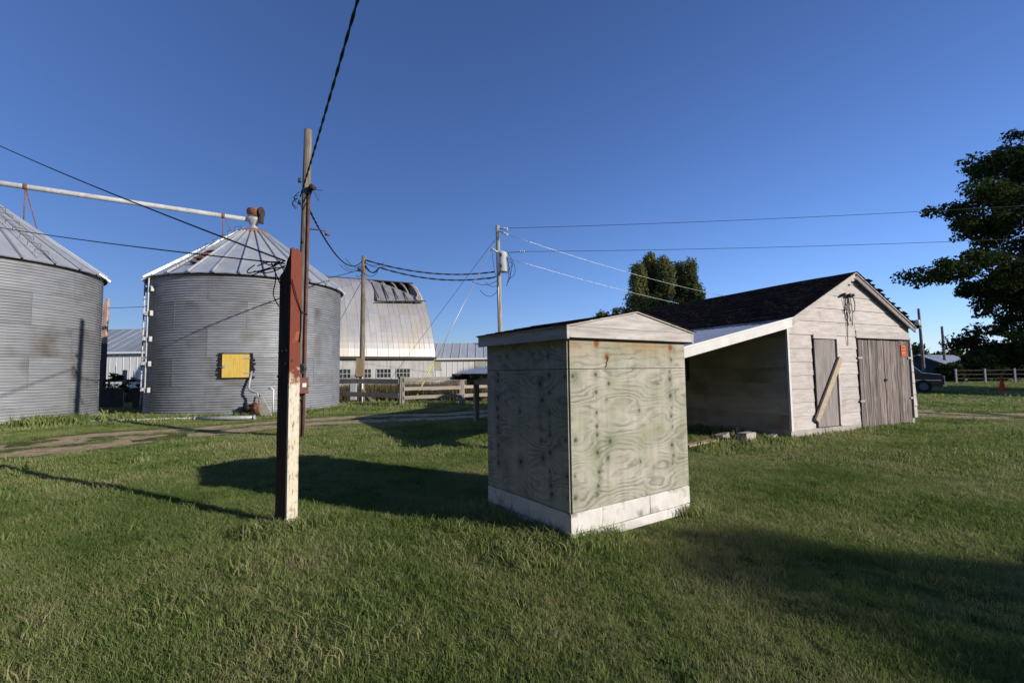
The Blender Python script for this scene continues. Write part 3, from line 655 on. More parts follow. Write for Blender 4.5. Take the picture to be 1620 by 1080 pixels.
# old pole by the barn
ob = Vector((D(572, 630, 25.5).x, 25.5, 0)); ot = D(575.5, 405, 25.6)
op_, otl = pole(ob, ot, .15, .115, label='old wooden pole with tan and grey meter boxes behind the fence')
MB().box(-.2, .2, -.34, -.15, 1.45, 2.45).build('tan_box', mat('tan_box', (.26, .19, .11), (.34, .26, .16), 4, rough=.8), op_)
MB().box(-.52, -.22, -.3, -.1, .2, 1.55).build('grey_box', mat('grey_box', (.33, .36, .38), (.42, .44, .46), 4, rough=.6), op_)
MB().box(-.60, -.53, -.2, -.12, -.2, 1.2).build('box_post', M_FENCEPOST, op_)
MB().beam((.1, -.2, .75), (.75, -.3, .02), .06, .1).build('brace', M_FENCEPOST, op_)
MB().tube([(.09, -.17, -.2), (.09, -.17, 1.44)], .045, 8).build('conduit', M_WHITE, op_)
lo = MB()
for q in range(7):
    a = otl + Vector((random.uniform(-.15, .1), -.1, random.uniform(-1.0, -.3))); b = a + Vector((random.choice((-1, 1)) * random.uniform(.4, 1.2), -.1, random.uniform(-.5, .4)))
    lo.tube(catenary(a, b, random.uniform(.15, .45), 10), .014, 5)
lo.build('wire_loop', M_WIRE, op_)
MB().tube([otl + Vector((-.15, -.1, -.9)), otl + Vector((-.12, -.12, -.72))], .16, 10).build('clamp', M_DARKMETAL, op_)
# transformer pole
tb = Vector((D(794, 600, 28).x, 28, 0)); tt = D(787, 357, 28)
tp_, ttl = pole(tb, tt, .16, .125, label='tall power pole carrying a grey transformer can behind the small shed', m=mat('pale_pole_wood', (.22, .19, .165), (.45, .41, .37), 5, (6, 6, .35), rough=.95, bump=.4))
xc = D(791.5, 415, 27.65) - tp_.location
xo = MB().lathe([(0, -.62), (.26, -.62), (.3, -.58), (.3, .45), (.32, .5), (.25, .6), (0, .63)], 22, c=tuple(xc + Vector((.12, -.12, 0)))).build('transformer_can', M_XFMR, tp_)
for z in (-.3, .35): MB().box(xc.x - .04, xc.x + .1, xc.y - .52, xc.y - .415, xc.z + z - .08, xc.z + z + .08).build('lug', M_DARKMETAL, xo)
MB().tube([xc + Vector((-.05, -.1, .55)), xc + Vector((-.4, -.1, .75)), xc + Vector((-.55, -.1, .9))], [.06, .05, .03], 8).build('bushing', M_XFMR, xo)
MB().tube([xc + Vector((-.16, .05, -6)), xc + Vector((-.12, .1, 1.9))], .025, 6).build('ground_wire', M_WIREPALE, tp_)
lo = MB()
for q in range(5):
    w = random.uniform(.3, .8); zc = random.uniform(-.55, -.2); hh = random.uniform(.5, .95); a1 = random.uniform(2.3, 3.2)
    lo.tube([xc + Vector((.22 + w * math.sin(a) * (1 + .25 * math.sin(2 * a + q)), -.18 - .04 * q, zc + hh * math.cos(a) - .12 * math.sin(a * 2 + q))) for a in np.linspace(.1, a1, 16)], .016, 5)
for q in range(4):
    a = xc + Vector((-.15, -.15, -.8 - .3 * q)); b = a + Vector((-random.uniform(.5, 1.7), -.1, random.uniform(-.1, .25))); lo.tube(catenary(a, b, random.uniform(.1, .4), 12), .016, 5)
lo.tube(catenary(xc + Vector((-.5, -.1, .8)), xc + Vector((-.2, -.1, -.85)), .5, 10), .012, 5)
lo.build('wire_loop', M_WIRE, tp_)
for px, py, px2, py2 in ((790, 362, 803, 362), (790, 366, 803, 371), (796, 400, 830, 398)):
    a = D(px, py, 27.9) - tp_.location; b = D(px2, py2, 27.6) - tp_.location
    o = MB().tube([a, b], .022, 6).build('insulator_arm', M_DARKMETAL, tp_)
    d = (b - a).normalized()
    for k in (0, .12, .24): MB().tube([b - d * k, b - d * (k + .04)], .07, 8).build('disc', M_XFMR, o)

# far poles beyond the barn
for (x0, y0, x1, y1, Y, lab, xf) in ((1462, 590, 1453, 488, 52, 'distant leaning pole with a transformer can beyond the parked car', True), (1497, 600, 1490, 516, 56, 'thin distant pole standing by the dark house', False)):
    b = D(x0, y0, Y); b.z = 0; t = D(x1, y1, Y); s, tl = pole(b, t, .17, .12, label=lab)
    if xf:
        c = tl * .78 + Vector((-.45, -.2, 0)); MB().lathe([(0, -.5), (.27, -.48), (.28, .4), (.2, .5), (0, .52)], 14, c=tuple(c)).build('transformer_can', M_XFMR, s); FARP = t

# ------------------------------------------------------------------ overhead wires
def wire(name, pts, r, m, label, cat='wire', group=None, tw=None):
    mb = twisted(pts, r, tw) if tw else MB().tube(pts, r, 6)
    o = mb.build(name, m); tag(o, label, cat, group); return o
def world_of(s, v): return s.location + Vector(v)
pA = world_of(up_, on_pole(0, utl, k_(6.3), (-.1, -.12, 0)))
wire('twisted_cable', catenary(pA, Vector((4.6, -6, 6.75)), .25), .014, M_WIRE, 'thick twisted black cable rising overhead from the service pole', 'cable', tw=.8)
pB = world_of(up_, on_pole(0, utl, k_(6.0), (.1, -.05, 0))); pC = world_of(op_, otl + Vector((-.1, -.1, -.35)))
wire('twisted_cable', catenary(pB, pC, .75), .018, M_WIRE, 'sagging black cable from the service pole to the old pole', 'cable', tw=.6)
a = world_of(op_, otl + Vector((.12, -.1, -.25))); b = D(782, 430, 27.8)
wire('twisted_cable', catenary(a, b, .42), .028, M_WIRE, 'upper of two black cables between old pole and transformer pole', 'cable', tw=1.1)
a = world_of(op_, otl + Vector((.12, -.1, -.55))); b = D(784, 438, 27.8); 
wire('twisted_cable', [*catenary(a, D(600, 423, 25.7), .35, 8)[:-1], *catenary(D(600, 423, 25.7), b, .42)], .028, M_WIRE, 'lower of two black cables between old pole and transformer pole', 'cable', tw=1.1)
wire('overhead_wire', catenary(D(168, 487, 28), world_of(op_, otl + Vector((-.1, 0, -.75))), .5), .016, M_WIRE, 'thin wire from the rusty post past the silos to the old pole')
wire('guy_wire', [D(571, 447, 25.5), G(470, 640).lerp(D(530, 520, 29), .0) if False else D(528, 525, 28.5), D(500, 575, 30.4)], .014, M_WIRE, 'thin dark guy wire dropping from old pole behind the silo', 'wire')
pT1 = D(804, 361, 27.6); q = D(1620, 316, 25.5); wire('overhead_wire', catenary(pT1, pT1 + (q - pT1) * 1.7, .35, 40), .013, M_WIRE, 'topmost thin wire from the transformer pole towards the big dark tree')
pT2 = D(830, 398, 27.6); q = D(1620, 368, 25.5); wire('overhead_wire', catenary(pT2, pT2 + (q - pT2) * 1.7, .35, 40), .013, M_WIRE, 'second thin dark wire below the topmost one, ending at the transformer')
pT3 = D(806, 372, 27.6); wire('overhead_wire', catenary(pT3, FARP + Vector((0, 0, -.1)), 1.9, 40), .014, M_WIREPALE, 'upper pale wire slanting from transformer pole past the poplars')
pT4 = D(806, 409, 27.6); wire('overhead_wire', catenary(pT4, FARP + Vector((0, 0, -2.0)), 1.6, 40), .014, M_WIREPALE, 'lower pale wire slanting from transformer pole past the poplars')
ga_ = G(652, 640); g0 = D(783.5, 381, 27.9)
gw = empty('guy_wire', ga_); tag(gw, 'pale guy wire with yellow guard anchored in front of the fence', 'guy wire')
MB().tube([g0 - ga_, Vector((0, 0, -.1))], .018, 6).build('strand', M_WIREPALE, gw)
gd = (g0 - ga_).normalized(); MB().tube([gd * .35, gd * 2.5], .035, 8).build('guard', mat('guard_yellow', (.65, .52, .05), (.72, .60, .12), 4, rough=.6), gw)
wire('guy_wire', [D(783, 379, 27.9), Vector((D(600, 600, 36).x, 36, 0))], .012, M_WIRE, 'faint dark second guy wire crossing the curved barn roof')

# ------------------------------------------------------------------ red and white beam post
pb = G(453, 836); PA = R(53)
post = empty('beam_post', pb, PA); tag(post, 'upright beam post with peeling red over white paint, wires at its top', 'post')
def post_mat(name):
    m = bpy.data.materials.new(name); m.use_nodes = True; N = m.node_tree.nodes; L = m.node_tree.links; b = N['Principled BSDF']; b.inputs['Roughness'].default_value = .85; b.inputs['Specular IOR Level'].default_value = .2
    tc = N.new('ShaderNodeTexCoord'); sp = N.new('ShaderNodeSeparateXYZ'); L.new(tc.outputs['Object'], sp.inputs[0])
    mp = N.new('ShaderNodeMapping'); mp.inputs['Scale'].default_value = (14, 14, 4); L.new(tc.outputs['Object'], mp.inputs[0])
    n1 = N.new('ShaderNodeTexNoise'); n1.inputs['Scale'].default_value = 2.2; n1.inputs['Detail'].default_value = 9; n1.inputs['Roughness'].default_value = .7; L.new(mp.outputs[0], n1.inputs['Vector'])
    red = N.new('ShaderNodeValToRGB'); red.color_ramp.elements[0].color = (.13, .032, .022, 1); red.color_ramp.elements[1].color = (.24, .07, .045, 1); L.new(n1.outputs[0], red.inputs[0])
    wh = N.new('ShaderNodeValToRGB'); e = wh.color_ramp.elements; e[0].position = .36; e[0].color = (.25, .12, .06, 1); e[1].position = .47; e[1].color = (.62, .56, .43, 1); k = e.new(.75); k.color = (.72, .68, .58, 1); L.new(n1.outputs[0], wh.inputs[0])
    # paint height boundary with ragged edge; a few red patches lower down
    n2 = N.new('ShaderNodeTexNoise'); n2.inputs['Scale'].default_value = 7; n2.inputs['Detail'].default_value = 8; n2.inputs['Roughness'].default_value = .7; L.new(tc.outputs['Object'], n2.inputs['Vector'])
    md = N.new('ShaderNodeMath'); md.operation = 'MULTIPLY_ADD'; md.inputs[1].default_value = .95; L.new(n2.outputs[0], md.inputs[0]); L.new(sp.outputs[2], md.inputs[2])
    mr = N.new('ShaderNodeMapRange'); mr.inputs[1].default_value = 1.98; mr.inputs[2].default_value = 2.08; L.new(md.outputs[0], mr.inputs[0])
    mx = N.new('ShaderNodeMix'); mx.data_type = 'RGBA'; L.new(mr.outputs[0], mx.inputs[0]); L.new(wh.outputs[0], mx.inputs[6]); L.new(red.outputs[0], mx.inputs[7])
    n3 = N.new('ShaderNodeTexNoise'); n3.inputs['Scale'].default_value = 4.3; n3.inputs['Detail'].default_value = 8; L.new(tc.outputs['Object'], n3.inputs['Vector'])
    mr3 = N.new('ShaderNodeMapRange'); mr3.inputs[1].default_value = .63; mr3.inputs[2].default_value = .69; L.new(n3.outputs[0], mr3.inputs[0])
    mx2 = N.new('ShaderNodeMix'); mx2.data_type = 'RGBA'; L.new(mr3.outputs[0], mx2.inputs[0]); L.new(mx.outputs[2], mx2.inputs[6]); mx2.inputs[7].default_value = (.30, .10, .05, 1)
    L.new(mx2.outputs[2], b.inputs['Base Color'])
    bp = N.new('ShaderNodeBump'); bp.inputs['Strength'].default_value = .5; bp.inputs['Distance'].default_value = .01; L.new(n1.outputs[0], bp.inputs['Height']); L.new(bp.outputs[0], b.inputs['Normal'])
    return m
M_POST = post_mat('peeling_post_paint')
M_POSTSHADE = mat('shaded_post_web', (.03, .02, .018), (.10, .085, .07), 4, (5, 5, .7), rough=.9, bump=.3, c3=(.10, .035, .025), s3=1.4, t3=(.45, .7))  # shade of the post's back-left sides put into a dark colour
PH = 2.98
# local x along the lit face, y into the back-left, z up
mb = MB()
topj = [PH - .02, PH, PH - .03, PH - .005, PH - .025, PH - .05]
xs = np.linspace(0, .118, 6)
poly = [(0, -.3), (.118, -.3)] + [(x, z) for x, z in zip(reversed(xs), reversed(topj))]
mb.prism(poly, lambda p, q, t: (p, t, q), 0, .035).build('flange', M_POST, post)
MB().prism([(.036, -.3), (.145, -.3), (.145, 2.78), (.12, 2.84), (.036, 2.93)], lambda p, q, t: (t, p, q), .012, .11).build('web', M_POSTSHADE, post)
MB().prism([(.146, -.3), (.29, -.3), (.285, 2.70), (.23, 2.73), (.20, 2.75), (.146, 2.80)], lambda p, q, t: (t, p, q), .022, .10).build('back_flange', M_POSTSHADE, post)
for y, z in ((.07, 1.86), (.26, 1.84), (.08, 1.72), (.27, 1.58), (.18, 1.855)):
    x = .012 if y < .146 else .022
    MB().tube([(x - .014, y, z), (x + .004, y, z)], .012, 8).build('bolt', M_PALEMETAL, post)
MB().tube([(.03, -.008, 1.75), (.03, .004, 1.75)], .012, 8).build('bolt', M_DARKMETAL, post)
MW = Matrix.Translation(pb) @ Matrix.Rotation(PA, 4, 'Z')
ptop = MW @ Vector((.03, .2, 2.86))
wire('service_cable', catenary(ptop, D(-120, 172, 13.5), .12, 30), .011, M_WIRE, 'upper black cable running left from the red post top', 'cable')
wire('service_cable', catenary(ptop + Vector((0, 0, -.03)), D(-120, 336, 13.5), .10, 30), .009, M_WIRE, 'lower black cable with loose loops left of the red post', 'cable')
lo = MB()
for q in range(4):
    a = ptop + Vector((-.05, .03 * q, -.01 * q)); b = ptop + Vector((-.38 - .09 * q, .22 + .06 * q, .06 - .04 * q))
    lo.tube([a.lerp(b, t) + Vector((0, .03 * q, (.03 if q % 2 else -.05) * math.sin(math.pi * t))) for t in np.linspace(0, 1, 12)], .007, 5)
lo.tube(smooth_path([ptop + Vector((-.5, .3, .03)), ptop + Vector((-.62, .38, -.01)), ptop + Vector((-.6, .36, -.05)), ptop + Vector((-.3, .2, -.04)), ptop], 6), .007, 5)
lo.tube(smooth_path([ptop + Vector((-.16, .1, -.02)), ptop + Vector((-.15, .1, -.2)), ptop + Vector((-.17, .1, -.36)), ptop + Vector((-.08, .05, -.5))], 6), .006, 5)
lo.tube([ptop + Vector((-.2, .1, 0)), ptop + Vector((-.05, .0, -.25)), ptop + Vector((-.02, 0, -.3))], .007, 5)
lob = lo.build('wire_tangle', M_WIRE, post); lob.matrix_local = MW.inverted()
MB().tube([(.0, -.02, 2.62), (.05, -.02, 2.45), (.115, -.012, 2.28), (.118, -.01, 2.1), (.10, -.01, 1.95)], .006, 5).tube([(.118, .0, 2.28), (.2, .02, 2.26)], .01, 5).build('face_wire', M_WIRE, post)

# ------------------------------------------------------------------ small pump shed
shed = empty('pump_shed', SO, SH_A); tag(shed, 'small plywood pump shed on white painted blocks in the lawn', 'shed')
def plywood_mat():
    m = bpy.data.materials.new('weathered_plywood'); m.use_nodes = True; N = m.node_tree.nodes; L = m.node_tree.links; b = N['Principled BSDF']; b.inputs['Roughness'].default_value = .9; b.inputs['Specular IOR Level'].default_value = .15
    def attr(n): a = N.new('ShaderNodeAttribute'); a.attribute_name = n; return a.outputs['Fac']
    def M2(op, a, c):
        x = N.new('ShaderNodeMath'); x.operation = op
        for i, v in enumerate((a, c)):
            if isinstance(v, (int, float)): x.inputs[i].default_value = v
            else: L.new(v, x.inputs[i])
        return x.outputs[0]
    def mixc(f, a, c):
        x = N.new('ShaderNodeMix'); x.data_type = 'RGBA'
        for i, v in ((0, f), (6, a), (7, c)):
            if isinstance(v, tuple): x.inputs[i].default_value = (*v, 1)
            else: L.new(v, x.inputs[i])
        return x.outputs[2]
    tc = N.new('ShaderNodeTexCoord')
    def noise(sc, st=(1, 1, 1), det=5):
        mp = N.new('ShaderNodeMapping'); mp.inputs['Scale'].default_value = st; L.new(tc.outputs['Object'], mp.inputs[0])
        n_ = N.new('ShaderNodeTexNoise'); n_.inputs['Scale'].default_value = sc; n_.inputs['Detail'].default_value = det; L.new(mp.outputs[0], n_.inputs['Vector']); return n_.outputs[0]
    f = M2('ADD', attr('grain'), M2('MULTIPLY', noise(2.6, (1, 1, 4), 5), .17))
    fine = noise(14, (1, 1, 14), 5)
    s1 = M2('SINE', M2('MULTIPLY', f, 2 * math.pi * 17), 0.0)
    amp = N.new('ShaderNodeMapRange'); amp.inputs[1].default_value = .38; amp.inputs[2].default_value = .64; amp.inputs[3].default_value = .12; amp.inputs[4].default_value = 1.0; L.new(noise(3.2, (1, 1, 2), 3), amp.inputs[0])
    s2 = M2('SINE', M2('ADD', M2('MULTIPLY', f, 2 * math.pi * 43), M2('MULTIPLY', noise(2.0, (1, 1, 3), 3), 9.0)), 0.0)
    s1 = M2('ADD', M2('MULTIPLY', s1, .68), M2('MULTIPLY', s2, .32))
    sh = M2('POWER', M2('MAXIMUM', M2('MULTIPLY', M2('ADD', s1, 1.0), .5), 0.001), 1.7)
    sh = M2('MULTIPLY', sh, amp.outputs[0])
    base = mixc(noise(2.4, (1, 1, 1), 5), (.47, .43, .34), (.66, .62, .545))
    gmask = N.new('ShaderNodeMapRange'); gmask.inputs[1].default_value = .40; gmask.inputs[2].default_value = .68; L.new(noise(2.1, (1, 1, 1.4), 5), gmask.inputs[0])
    base = mixc(M2('MULTIPLY', gmask.outputs[0], attr('algae')), base, (.31, .345, .20))
    base = mixc(attr('warm'), base, (.45, .27, .11))
    base = mixc(M2('MULTIPLY', fine, .45), base, (.26, .235, .19))
    base = mixc(M2('MULTIPLY', M2('POWER', noise(3.5, (5, 5, .5), 6), 3.0), 1.1), base, (.20, .19, .16))
    col = mixc(M2('MULTIPLY', sh, .92), base, (.15, .145, .12))
    col = mixc(M2('MULTIPLY', attr('halo'), M2('ADD', M2('MULTIPLY', fine, 1.2), .7)), col, (.12, .15, .085))
    col = mixc(attr('knot'), col, (.065, .06, .042))
    col = mixc(attr('redknot'), col, (.28, .075, .02))
    L.new(col, b.inputs['Base Color'])
    bp = N.new('ShaderNodeBump'); bp.inputs['Strength'].default_value = .35; bp.inputs['Distance'].default_value = .006
    L.new(M2('SUBTRACT', M2('MULTIPLY', fine, .6), sh), bp.inputs['Height']); L.new(bp.outputs[0], b.inputs['Normal'])
    return m
M_PLY = plywood_mat()
KN = [(.02, .95), (.19, .96), (.29, .89), (.19, .83), (.27, .77), (.19, .68), (.54, .67), (.19, .58), (.19, .52), (.03, .5), (.29, .46), (.19, .39), (.27, .34), (.02, .25), (.2, .25), (.54, .27), (.19, .15), (.18, .09), (.02, .1), (.84, .97), (.84, .91), (.84, .77), (.85, .67), (.84, .6), (.85, .51), (.84, .36), (.85, .27), (.84, .21)]
def plywood(name, w, z0, z1, to3, knots, seed, algae=1.0, warm=0.0, red=(), lobes=(.19, .56, .84), amp=.10, per=.52, parent=None):
    """front skin grid with attributes + 18 mm thick edges; to3(s, d, z): s along, d outward depth"""
    h = z1 - z0; NXg, NZg = int(w / .009), int(h / .009)
    u = np.linspace(0, 1, NXg + 1); v = np.linspace(0, 1, NZg + 1); U, V = np.meshgrid(u, v)
    S_ = U * w; Z = V * h; rg = np.random.default_rng(seed)
    f = Z / 1.3 + .02 * np.sin(S_ * 3 + seed) + .012 * np.sin(S_ * 7.3 + 2 * seed)
    # cathedral ovals between the knot columns
    cols = [-.12] + list(lobes) + [1.12]
    for i in range(len(cols) - 1):
        a, b_ = cols[i], cols[i + 1]; L_ = np.where((U > a) & (U < b_), np.sin(np.pi * np.clip((U - a) / (b_ - a), 0, 1)) ** .8, 0)
        f = f + amp * min(1.0, .6 + (b_ - a)) * np.sin(2 * np.pi * (Z / per) + rg.uniform(0, 6.28) + (U - a) * rg.uniform(-.8, .8)) * L_
    knot = np.zeros_like(U); halo = np.zeros_like(U); rk = np.zeros_like(U)
    for ku, kv in list(knots) + list(red):
        dx = S_ - ku * w; dz = Z - kv * h; s = rg.uniform(.55, 1.3)
        f = f + .042 * s * np.exp(-(dx ** 2 / (.065 * s) ** 2 + dz ** 2 / (.035 * s) ** 2)) * (1 if rg.random() < .5 else -1)
        d = np.hypot(dx, dz)
        knot = np.maximum(knot, np.exp(-(d / (.019 * s)) ** 4) * .9); halo = np.maximum(halo, np.exp(-(np.hypot(dx, dz * .75) / (.046 * s)) ** 2) * rg.uniform(.3, .6))
    for ku, kv in red:
        d = np.hypot(S_ - ku * w, Z - kv * h); rk = np.maximum(rk, np.exp(-(d / .034) ** 4))
    wm = warm * np.clip((V - .25) / .6, 0, 1) * np.clip(.62 + .38 * np.sin(S_ * 5 + 1.0 + 2 * V), 0, 1)
    verts = [to3(s, .018, z0 + z) for s, z in zip(S_.ravel(), Z.ravel())]
    id_ = np.arange((NXg + 1) * (NZg + 1)).reshape(NZg + 1, NXg + 1)
    fc = np.stack([id_[:-1, :-1], id_[:-1, 1:], id_[1:, 1:], id_[1:, :-1]], -1).reshape(-1, 4).tolist()
    back = [to3(0, 0, z0), to3(w, 0, z0), to3(w, 0, z1), to3(0, 0, z1)]; nb = len(verts); verts += back
    bl, br, tr, tl = int(id_[0, 0]), int(id_[0, -1]), int(id_[-1, -1]), int(id_[-1, 0])
    fc += [(bl, nb, nb + 1, br), (br, nb + 1, nb + 2, tr), (tr, nb + 2, nb + 3, tl), (tl, nb + 3, nb, bl)]
    me = bpy.data.meshes.new(name); me.from_pydata(verts, [], fc); me.materials.append(M_PLY)
    for nm, ar in (('grain', f), ('knot', knot), ('halo', halo), ('algae', np.full_like(U, algae)), ('warm', wm), ('redknot', rk)):
        a = me.attributes.new(nm, 'FLOAT', 'POINT'); a.data.foreach_set('value', list(ar.ravel()) + [float(ar.ravel()[0])] * 4)
    me.update(); return link(name, me, parent)
ZB, ZSEAM, ZW, ZF = .285, 1.62, 1.93, 2.02          # block top, panel seam, wall top, fascia top at the eave
front = lambda s, d, z: (s, -d, z); left = lambda s, d, z: (-d, SD - s, z)
right = lambda s, d, z: (SW + d, s, z); back = lambda s, d, z: (SW - s, SD + d, z)
MB().box(.03, SW - .03, .03, SD - .03, -.1, ZW - .02).build('core_frame', M_DARKMETAL, shed)
plywood('plywood_panel', SW, ZB + .006, ZSEAM - .003, front, KN, 3, algae=.85, parent=shed)
plywood('plywood_panel', SW, ZSEAM + .003, ZW, front, [(.86, .30)], 11, algae=.9, warm=1.0, red=[(.20, .80), (.28, .36), (.855, .74)], lobes=(.24, .85), amp=.05, per=.7, parent=shed)
plywood('plywood_panel', SD, ZB + .006, ZSEAM - .003, left, [(1 - a, b) for a, b in KN], 5, algae=.7, parent=shed)
plywood('plywood_panel', SD, ZSEAM + .003, ZW, left, [(.3, .5), (.8, .4)], 8, algae=.7, lobes=(.3, .8), per=.6, parent=shed)
plywood('plywood_panel', SD, ZB + .006, ZW, right, KN[::2], 9, algae=.7, parent=shed)
plywood('plywood_panel', SW, ZB + .006, ZW, back, KN[1::2], 10, algae=.7, parent=shed)
# split below the middle knot of the top panel
kx, kz = .28 * SW, ZSEAM + .36 * (ZW - ZSEAM)
mbk = MB(); cr = [(0, .01), (.012, -.01), (.004, -.035), (-.012, -.05), (-.008, -.075), (-.03, -.1)]
for i in range(len(cr) - 1): mbk.beam((kx + cr[i][0], -.0185, kz + cr[i][1]), (kx + cr[i + 1][0], -.0185, kz + cr[i + 1][1]), .006, .011, up=(1, 0, 0))
mbk.build('knot_split', M_INK, shed)
# block base, two courses
for side, Ln, fn in ((0, SW, front), (1, SD, left), (2, SD, right), (3, SW, back)):
    e = .012
    rows = ((.085, .279, [0, .22, .62, 1.0]), (-.25, .08, [0, .34, .78, 1.0]))
    if side == 1: rows = ((.085, .279, [0, .33, .56, .8, 1.0]), (-.25, .08, [0, .4, .72, 1.0]))
    for z0, z1, cuts in rows:
        for a, b_ in zip(cuts[:-1], cuts[1:]):
            s0, s1 = a * Ln + .0012, b_ * Ln - .0012
            if a == 0: s0 = -.0 if side in (1, 2) else -e
            if b_ == 1: s1 = Ln if side in (1, 2) else Ln + e
            mb = MB(); d0, d1 = -.12, .016 + random.uniform(-.002, .002); NX_ = 10
            cs = [fn(s0, d0, z0), fn(s1, d0, z0), fn(s1, d0, z1), fn(s0, d0, z1)]
            pf = []
            for zz, chip in ((z0, 0), (z0 + .01, 1), (z1 - .01, 1), (z1, 0)):
                for k in range(NX_ + 1):
                    s = s0 + (s1 - s0) * k / NX_
                    dd = d1 - (.006 if not chip else 0) - (.003 if k in (0, NX_) else 0) - random.random() * .004
                    pf.append(fn(s, dd, zz + (random.uniform(-.004, .002) if zz == z1 else 0)))
            mb.add(cs + pf, [(1, 0, 3, 2)] + [tuple(4 + r_ * (NX_ + 1) + k + q for q in (0, 1, NX_ + 2, NX_ + 1)) for r_ in range(3) for k in range(NX_)]
                   + [(0, 1, *[4 + k for k in range(NX_, -1, -1)]), (3, *[4 + 3 * (NX_ + 1) + k for k in range(NX_ + 1)], 2), (0, *[4 + r_ * (NX_ + 1) for r_ in range(4)], 3), (2, *[4 + r_ * (NX_ + 1) + NX_ for r_ in range(3, -1, -1)], 1)])
            mb.build('block', M_WHITEBLOCK, shed)
# gable ends, fascia, roof
OH = .06; RZ = 2.20; MX = SW / 2
for y0, y1 in ((-OH - .025, -OH + .01), (SD + OH - .01, SD + OH + .025)):
    MB().box(-OH, SW + OH, y0, y1, ZW - .015, ZF - .004, j=.002).build('gable_board', M_GREYPLANK, shed)
    MB().prism([(-OH, ZF), (SW + OH, ZF), (MX, RZ - .004)], lambda p, q, t: (p, t, q), y0 + .003, y1 - .003).build('gable_board', M_GREYPLANK, shed)
for x0, x1 in ((-OH - .028, -OH - .002), (SW + OH + .002, SW + OH + .028)):
    MB().box(x0, x1, -OH - .026, SD + OH + .026, ZW - .03, ZF + .0, j=.002).build('fascia_board', M_GREYPLANKY, shed)
slope = (RZ - ZF) / (MX + OH)
for sgn in (-1, 1):
    ex = MX + OH + .04
    P_ = lambda e, y, d: (MX + sgn * e, y, RZ - slope * e + d)
    mb = MB(); ya, yb = -OH - .04, SD + OH + .04
    mb.add([P_(0, ya, .0), P_(ex, ya, .0), P_(ex, yb, .0), P_(0, yb, .0), P_(0, ya, .014), P_(ex, ya, .014), P_(ex, yb, .014), P_(0, yb, .014)],
           [(0, 1, 2, 3), (7, 6, 5, 4), (0, 4, 5, 1), (1, 5, 6, 2), (2, 6, 7, 3), (3, 7, 4, 0)])
    mb.build('roof_deck', M_GREYPLANK, shed)
    sh_ = MB()
    for c in range(7):
        e0 = ex + .012 - c * .14; e1 = max(e0 - .17, 0)
        if e0 <= 0: break
        y = ya - .012
        while y < yb:
            w = random.uniform(.2, .34); yy = min(y + w - .006, yb + .012); dl = random.uniform(0, .006); z0, z1 = .022 + random.uniform(0, .004), .016
            sh_.add([P_(e0 - dl, y, z0 - .007), P_(e0 - dl, yy, z0 - .007), P_(e1, yy, z1 - .001), P_(e1, y, z1 - .001), P_(e0 - dl, y, z0), P_(e0 - dl, yy, z0), P_(e1, yy, z1 + .002), P_(e1, y, z1 + .002)],
                    [(0, 1, 2, 3), (7, 6, 5, 4), (0, 4, 5, 1), (1, 5, 6, 2), (2, 6, 7, 3), (3, 7, 4, 0)])
            y += w
    tag(sh_.build('shingles', M_SHINGLE, shed), kind='stuff')

# ------------------------------------------------------------------ weathered barn with lean-to
barn = empty('weathered_barn', BO, BARN_A); tag(barn, 'weathered white clapboard garage with plank doors and a lean-to', 'barn')
ZE, ZR, ZFD = 2.72, 4.0, .18
MXB = BW / 2
MB().box(.06, BW - .06, .06, BD - .06, -.2, ZE - .05).build('inner_frame', M_DARKMETAL, barn)
MB().box(-.02, 2.76, -.02, .25, -.3, ZFD).box(5.22, BW + .02, -.02, .25, -.3, ZFD).build('foundation', M_CONC, barn)
for a in ((-.02, .05, .26, BD, -.3, ZFD), (BW - .05, BW + .02, .26, BD, -.3, ZFD), (.06, BW - .06, BD - .2, BD + .02, -.3, ZFD)): MB().box(*a).build('foundation', M_CONC, barn)
def clap(x0, x1, z0, z1, fn, m, parent=barn, tilt=.014):
    """one overlapping board: bottom edge proud; fn(s, out, z)"""
    mb = MB(); n = max(1, int((x1 - x0) / .6)); vs_ = []
    jt = random.uniform(-.004, .004)
    for k in range(n + 1):
        s = x0 + (x1 - x0) * k / n; zb = z0 + random.uniform(-.006, .004) + jt * (k / n - .5); zt_ = z1
        vs_ += [fn(s, 0, zb), fn(s, .012 + tilt + random.uniform(0, .004), zb), fn(s, .010, zt_), fn(s, 0, zt_)]
    fs = [(k * 4 + q, k * 4 + (q + 1) % 4, k * 4 + 4 + (q + 1) % 4, k * 4 + 4 + q) for k in range(n) for q in range(4)] + [(3, 2, 1, 0), (n * 4, n * 4 + 1, n * 4 + 2, n * 4 + 3)]
    mb.add(vs_, fs); return mb.build('siding_board', m, parent)
fr = lambda s, o, z: (s, .055 - o - .055, z); fl_ = lambda s, o, z: (.0 - o, s, z); fR = lambda s, o, z: (BW + o, s, z); fB = lambda s, o, z: (s, BD + o, z)
ROWH = .315
rows = [ZFD + i * ROWH for i in range(7)]
for z in rows:
    clap(.03, .90 + random.uniform(-.01, .0), z, z + ROWH + .01, fr, M_SIDING)
    clap(1.93, 2.74 + random.uniform(-.01, .01), z, z + ROWH + .01, fr, M_SIDING)
ztop = rows[-1] + ROWH        # 2.385
MB().box(.95, 1.9, -.045, .0, 2.31, 2.42, j=.004).build('door_header', M_SIDING, barn)
MB().box(2.74, 5.3, -.04, .0, 2.36, ztop + .17, j=.004).build('door_header', M_SIDING, barn)
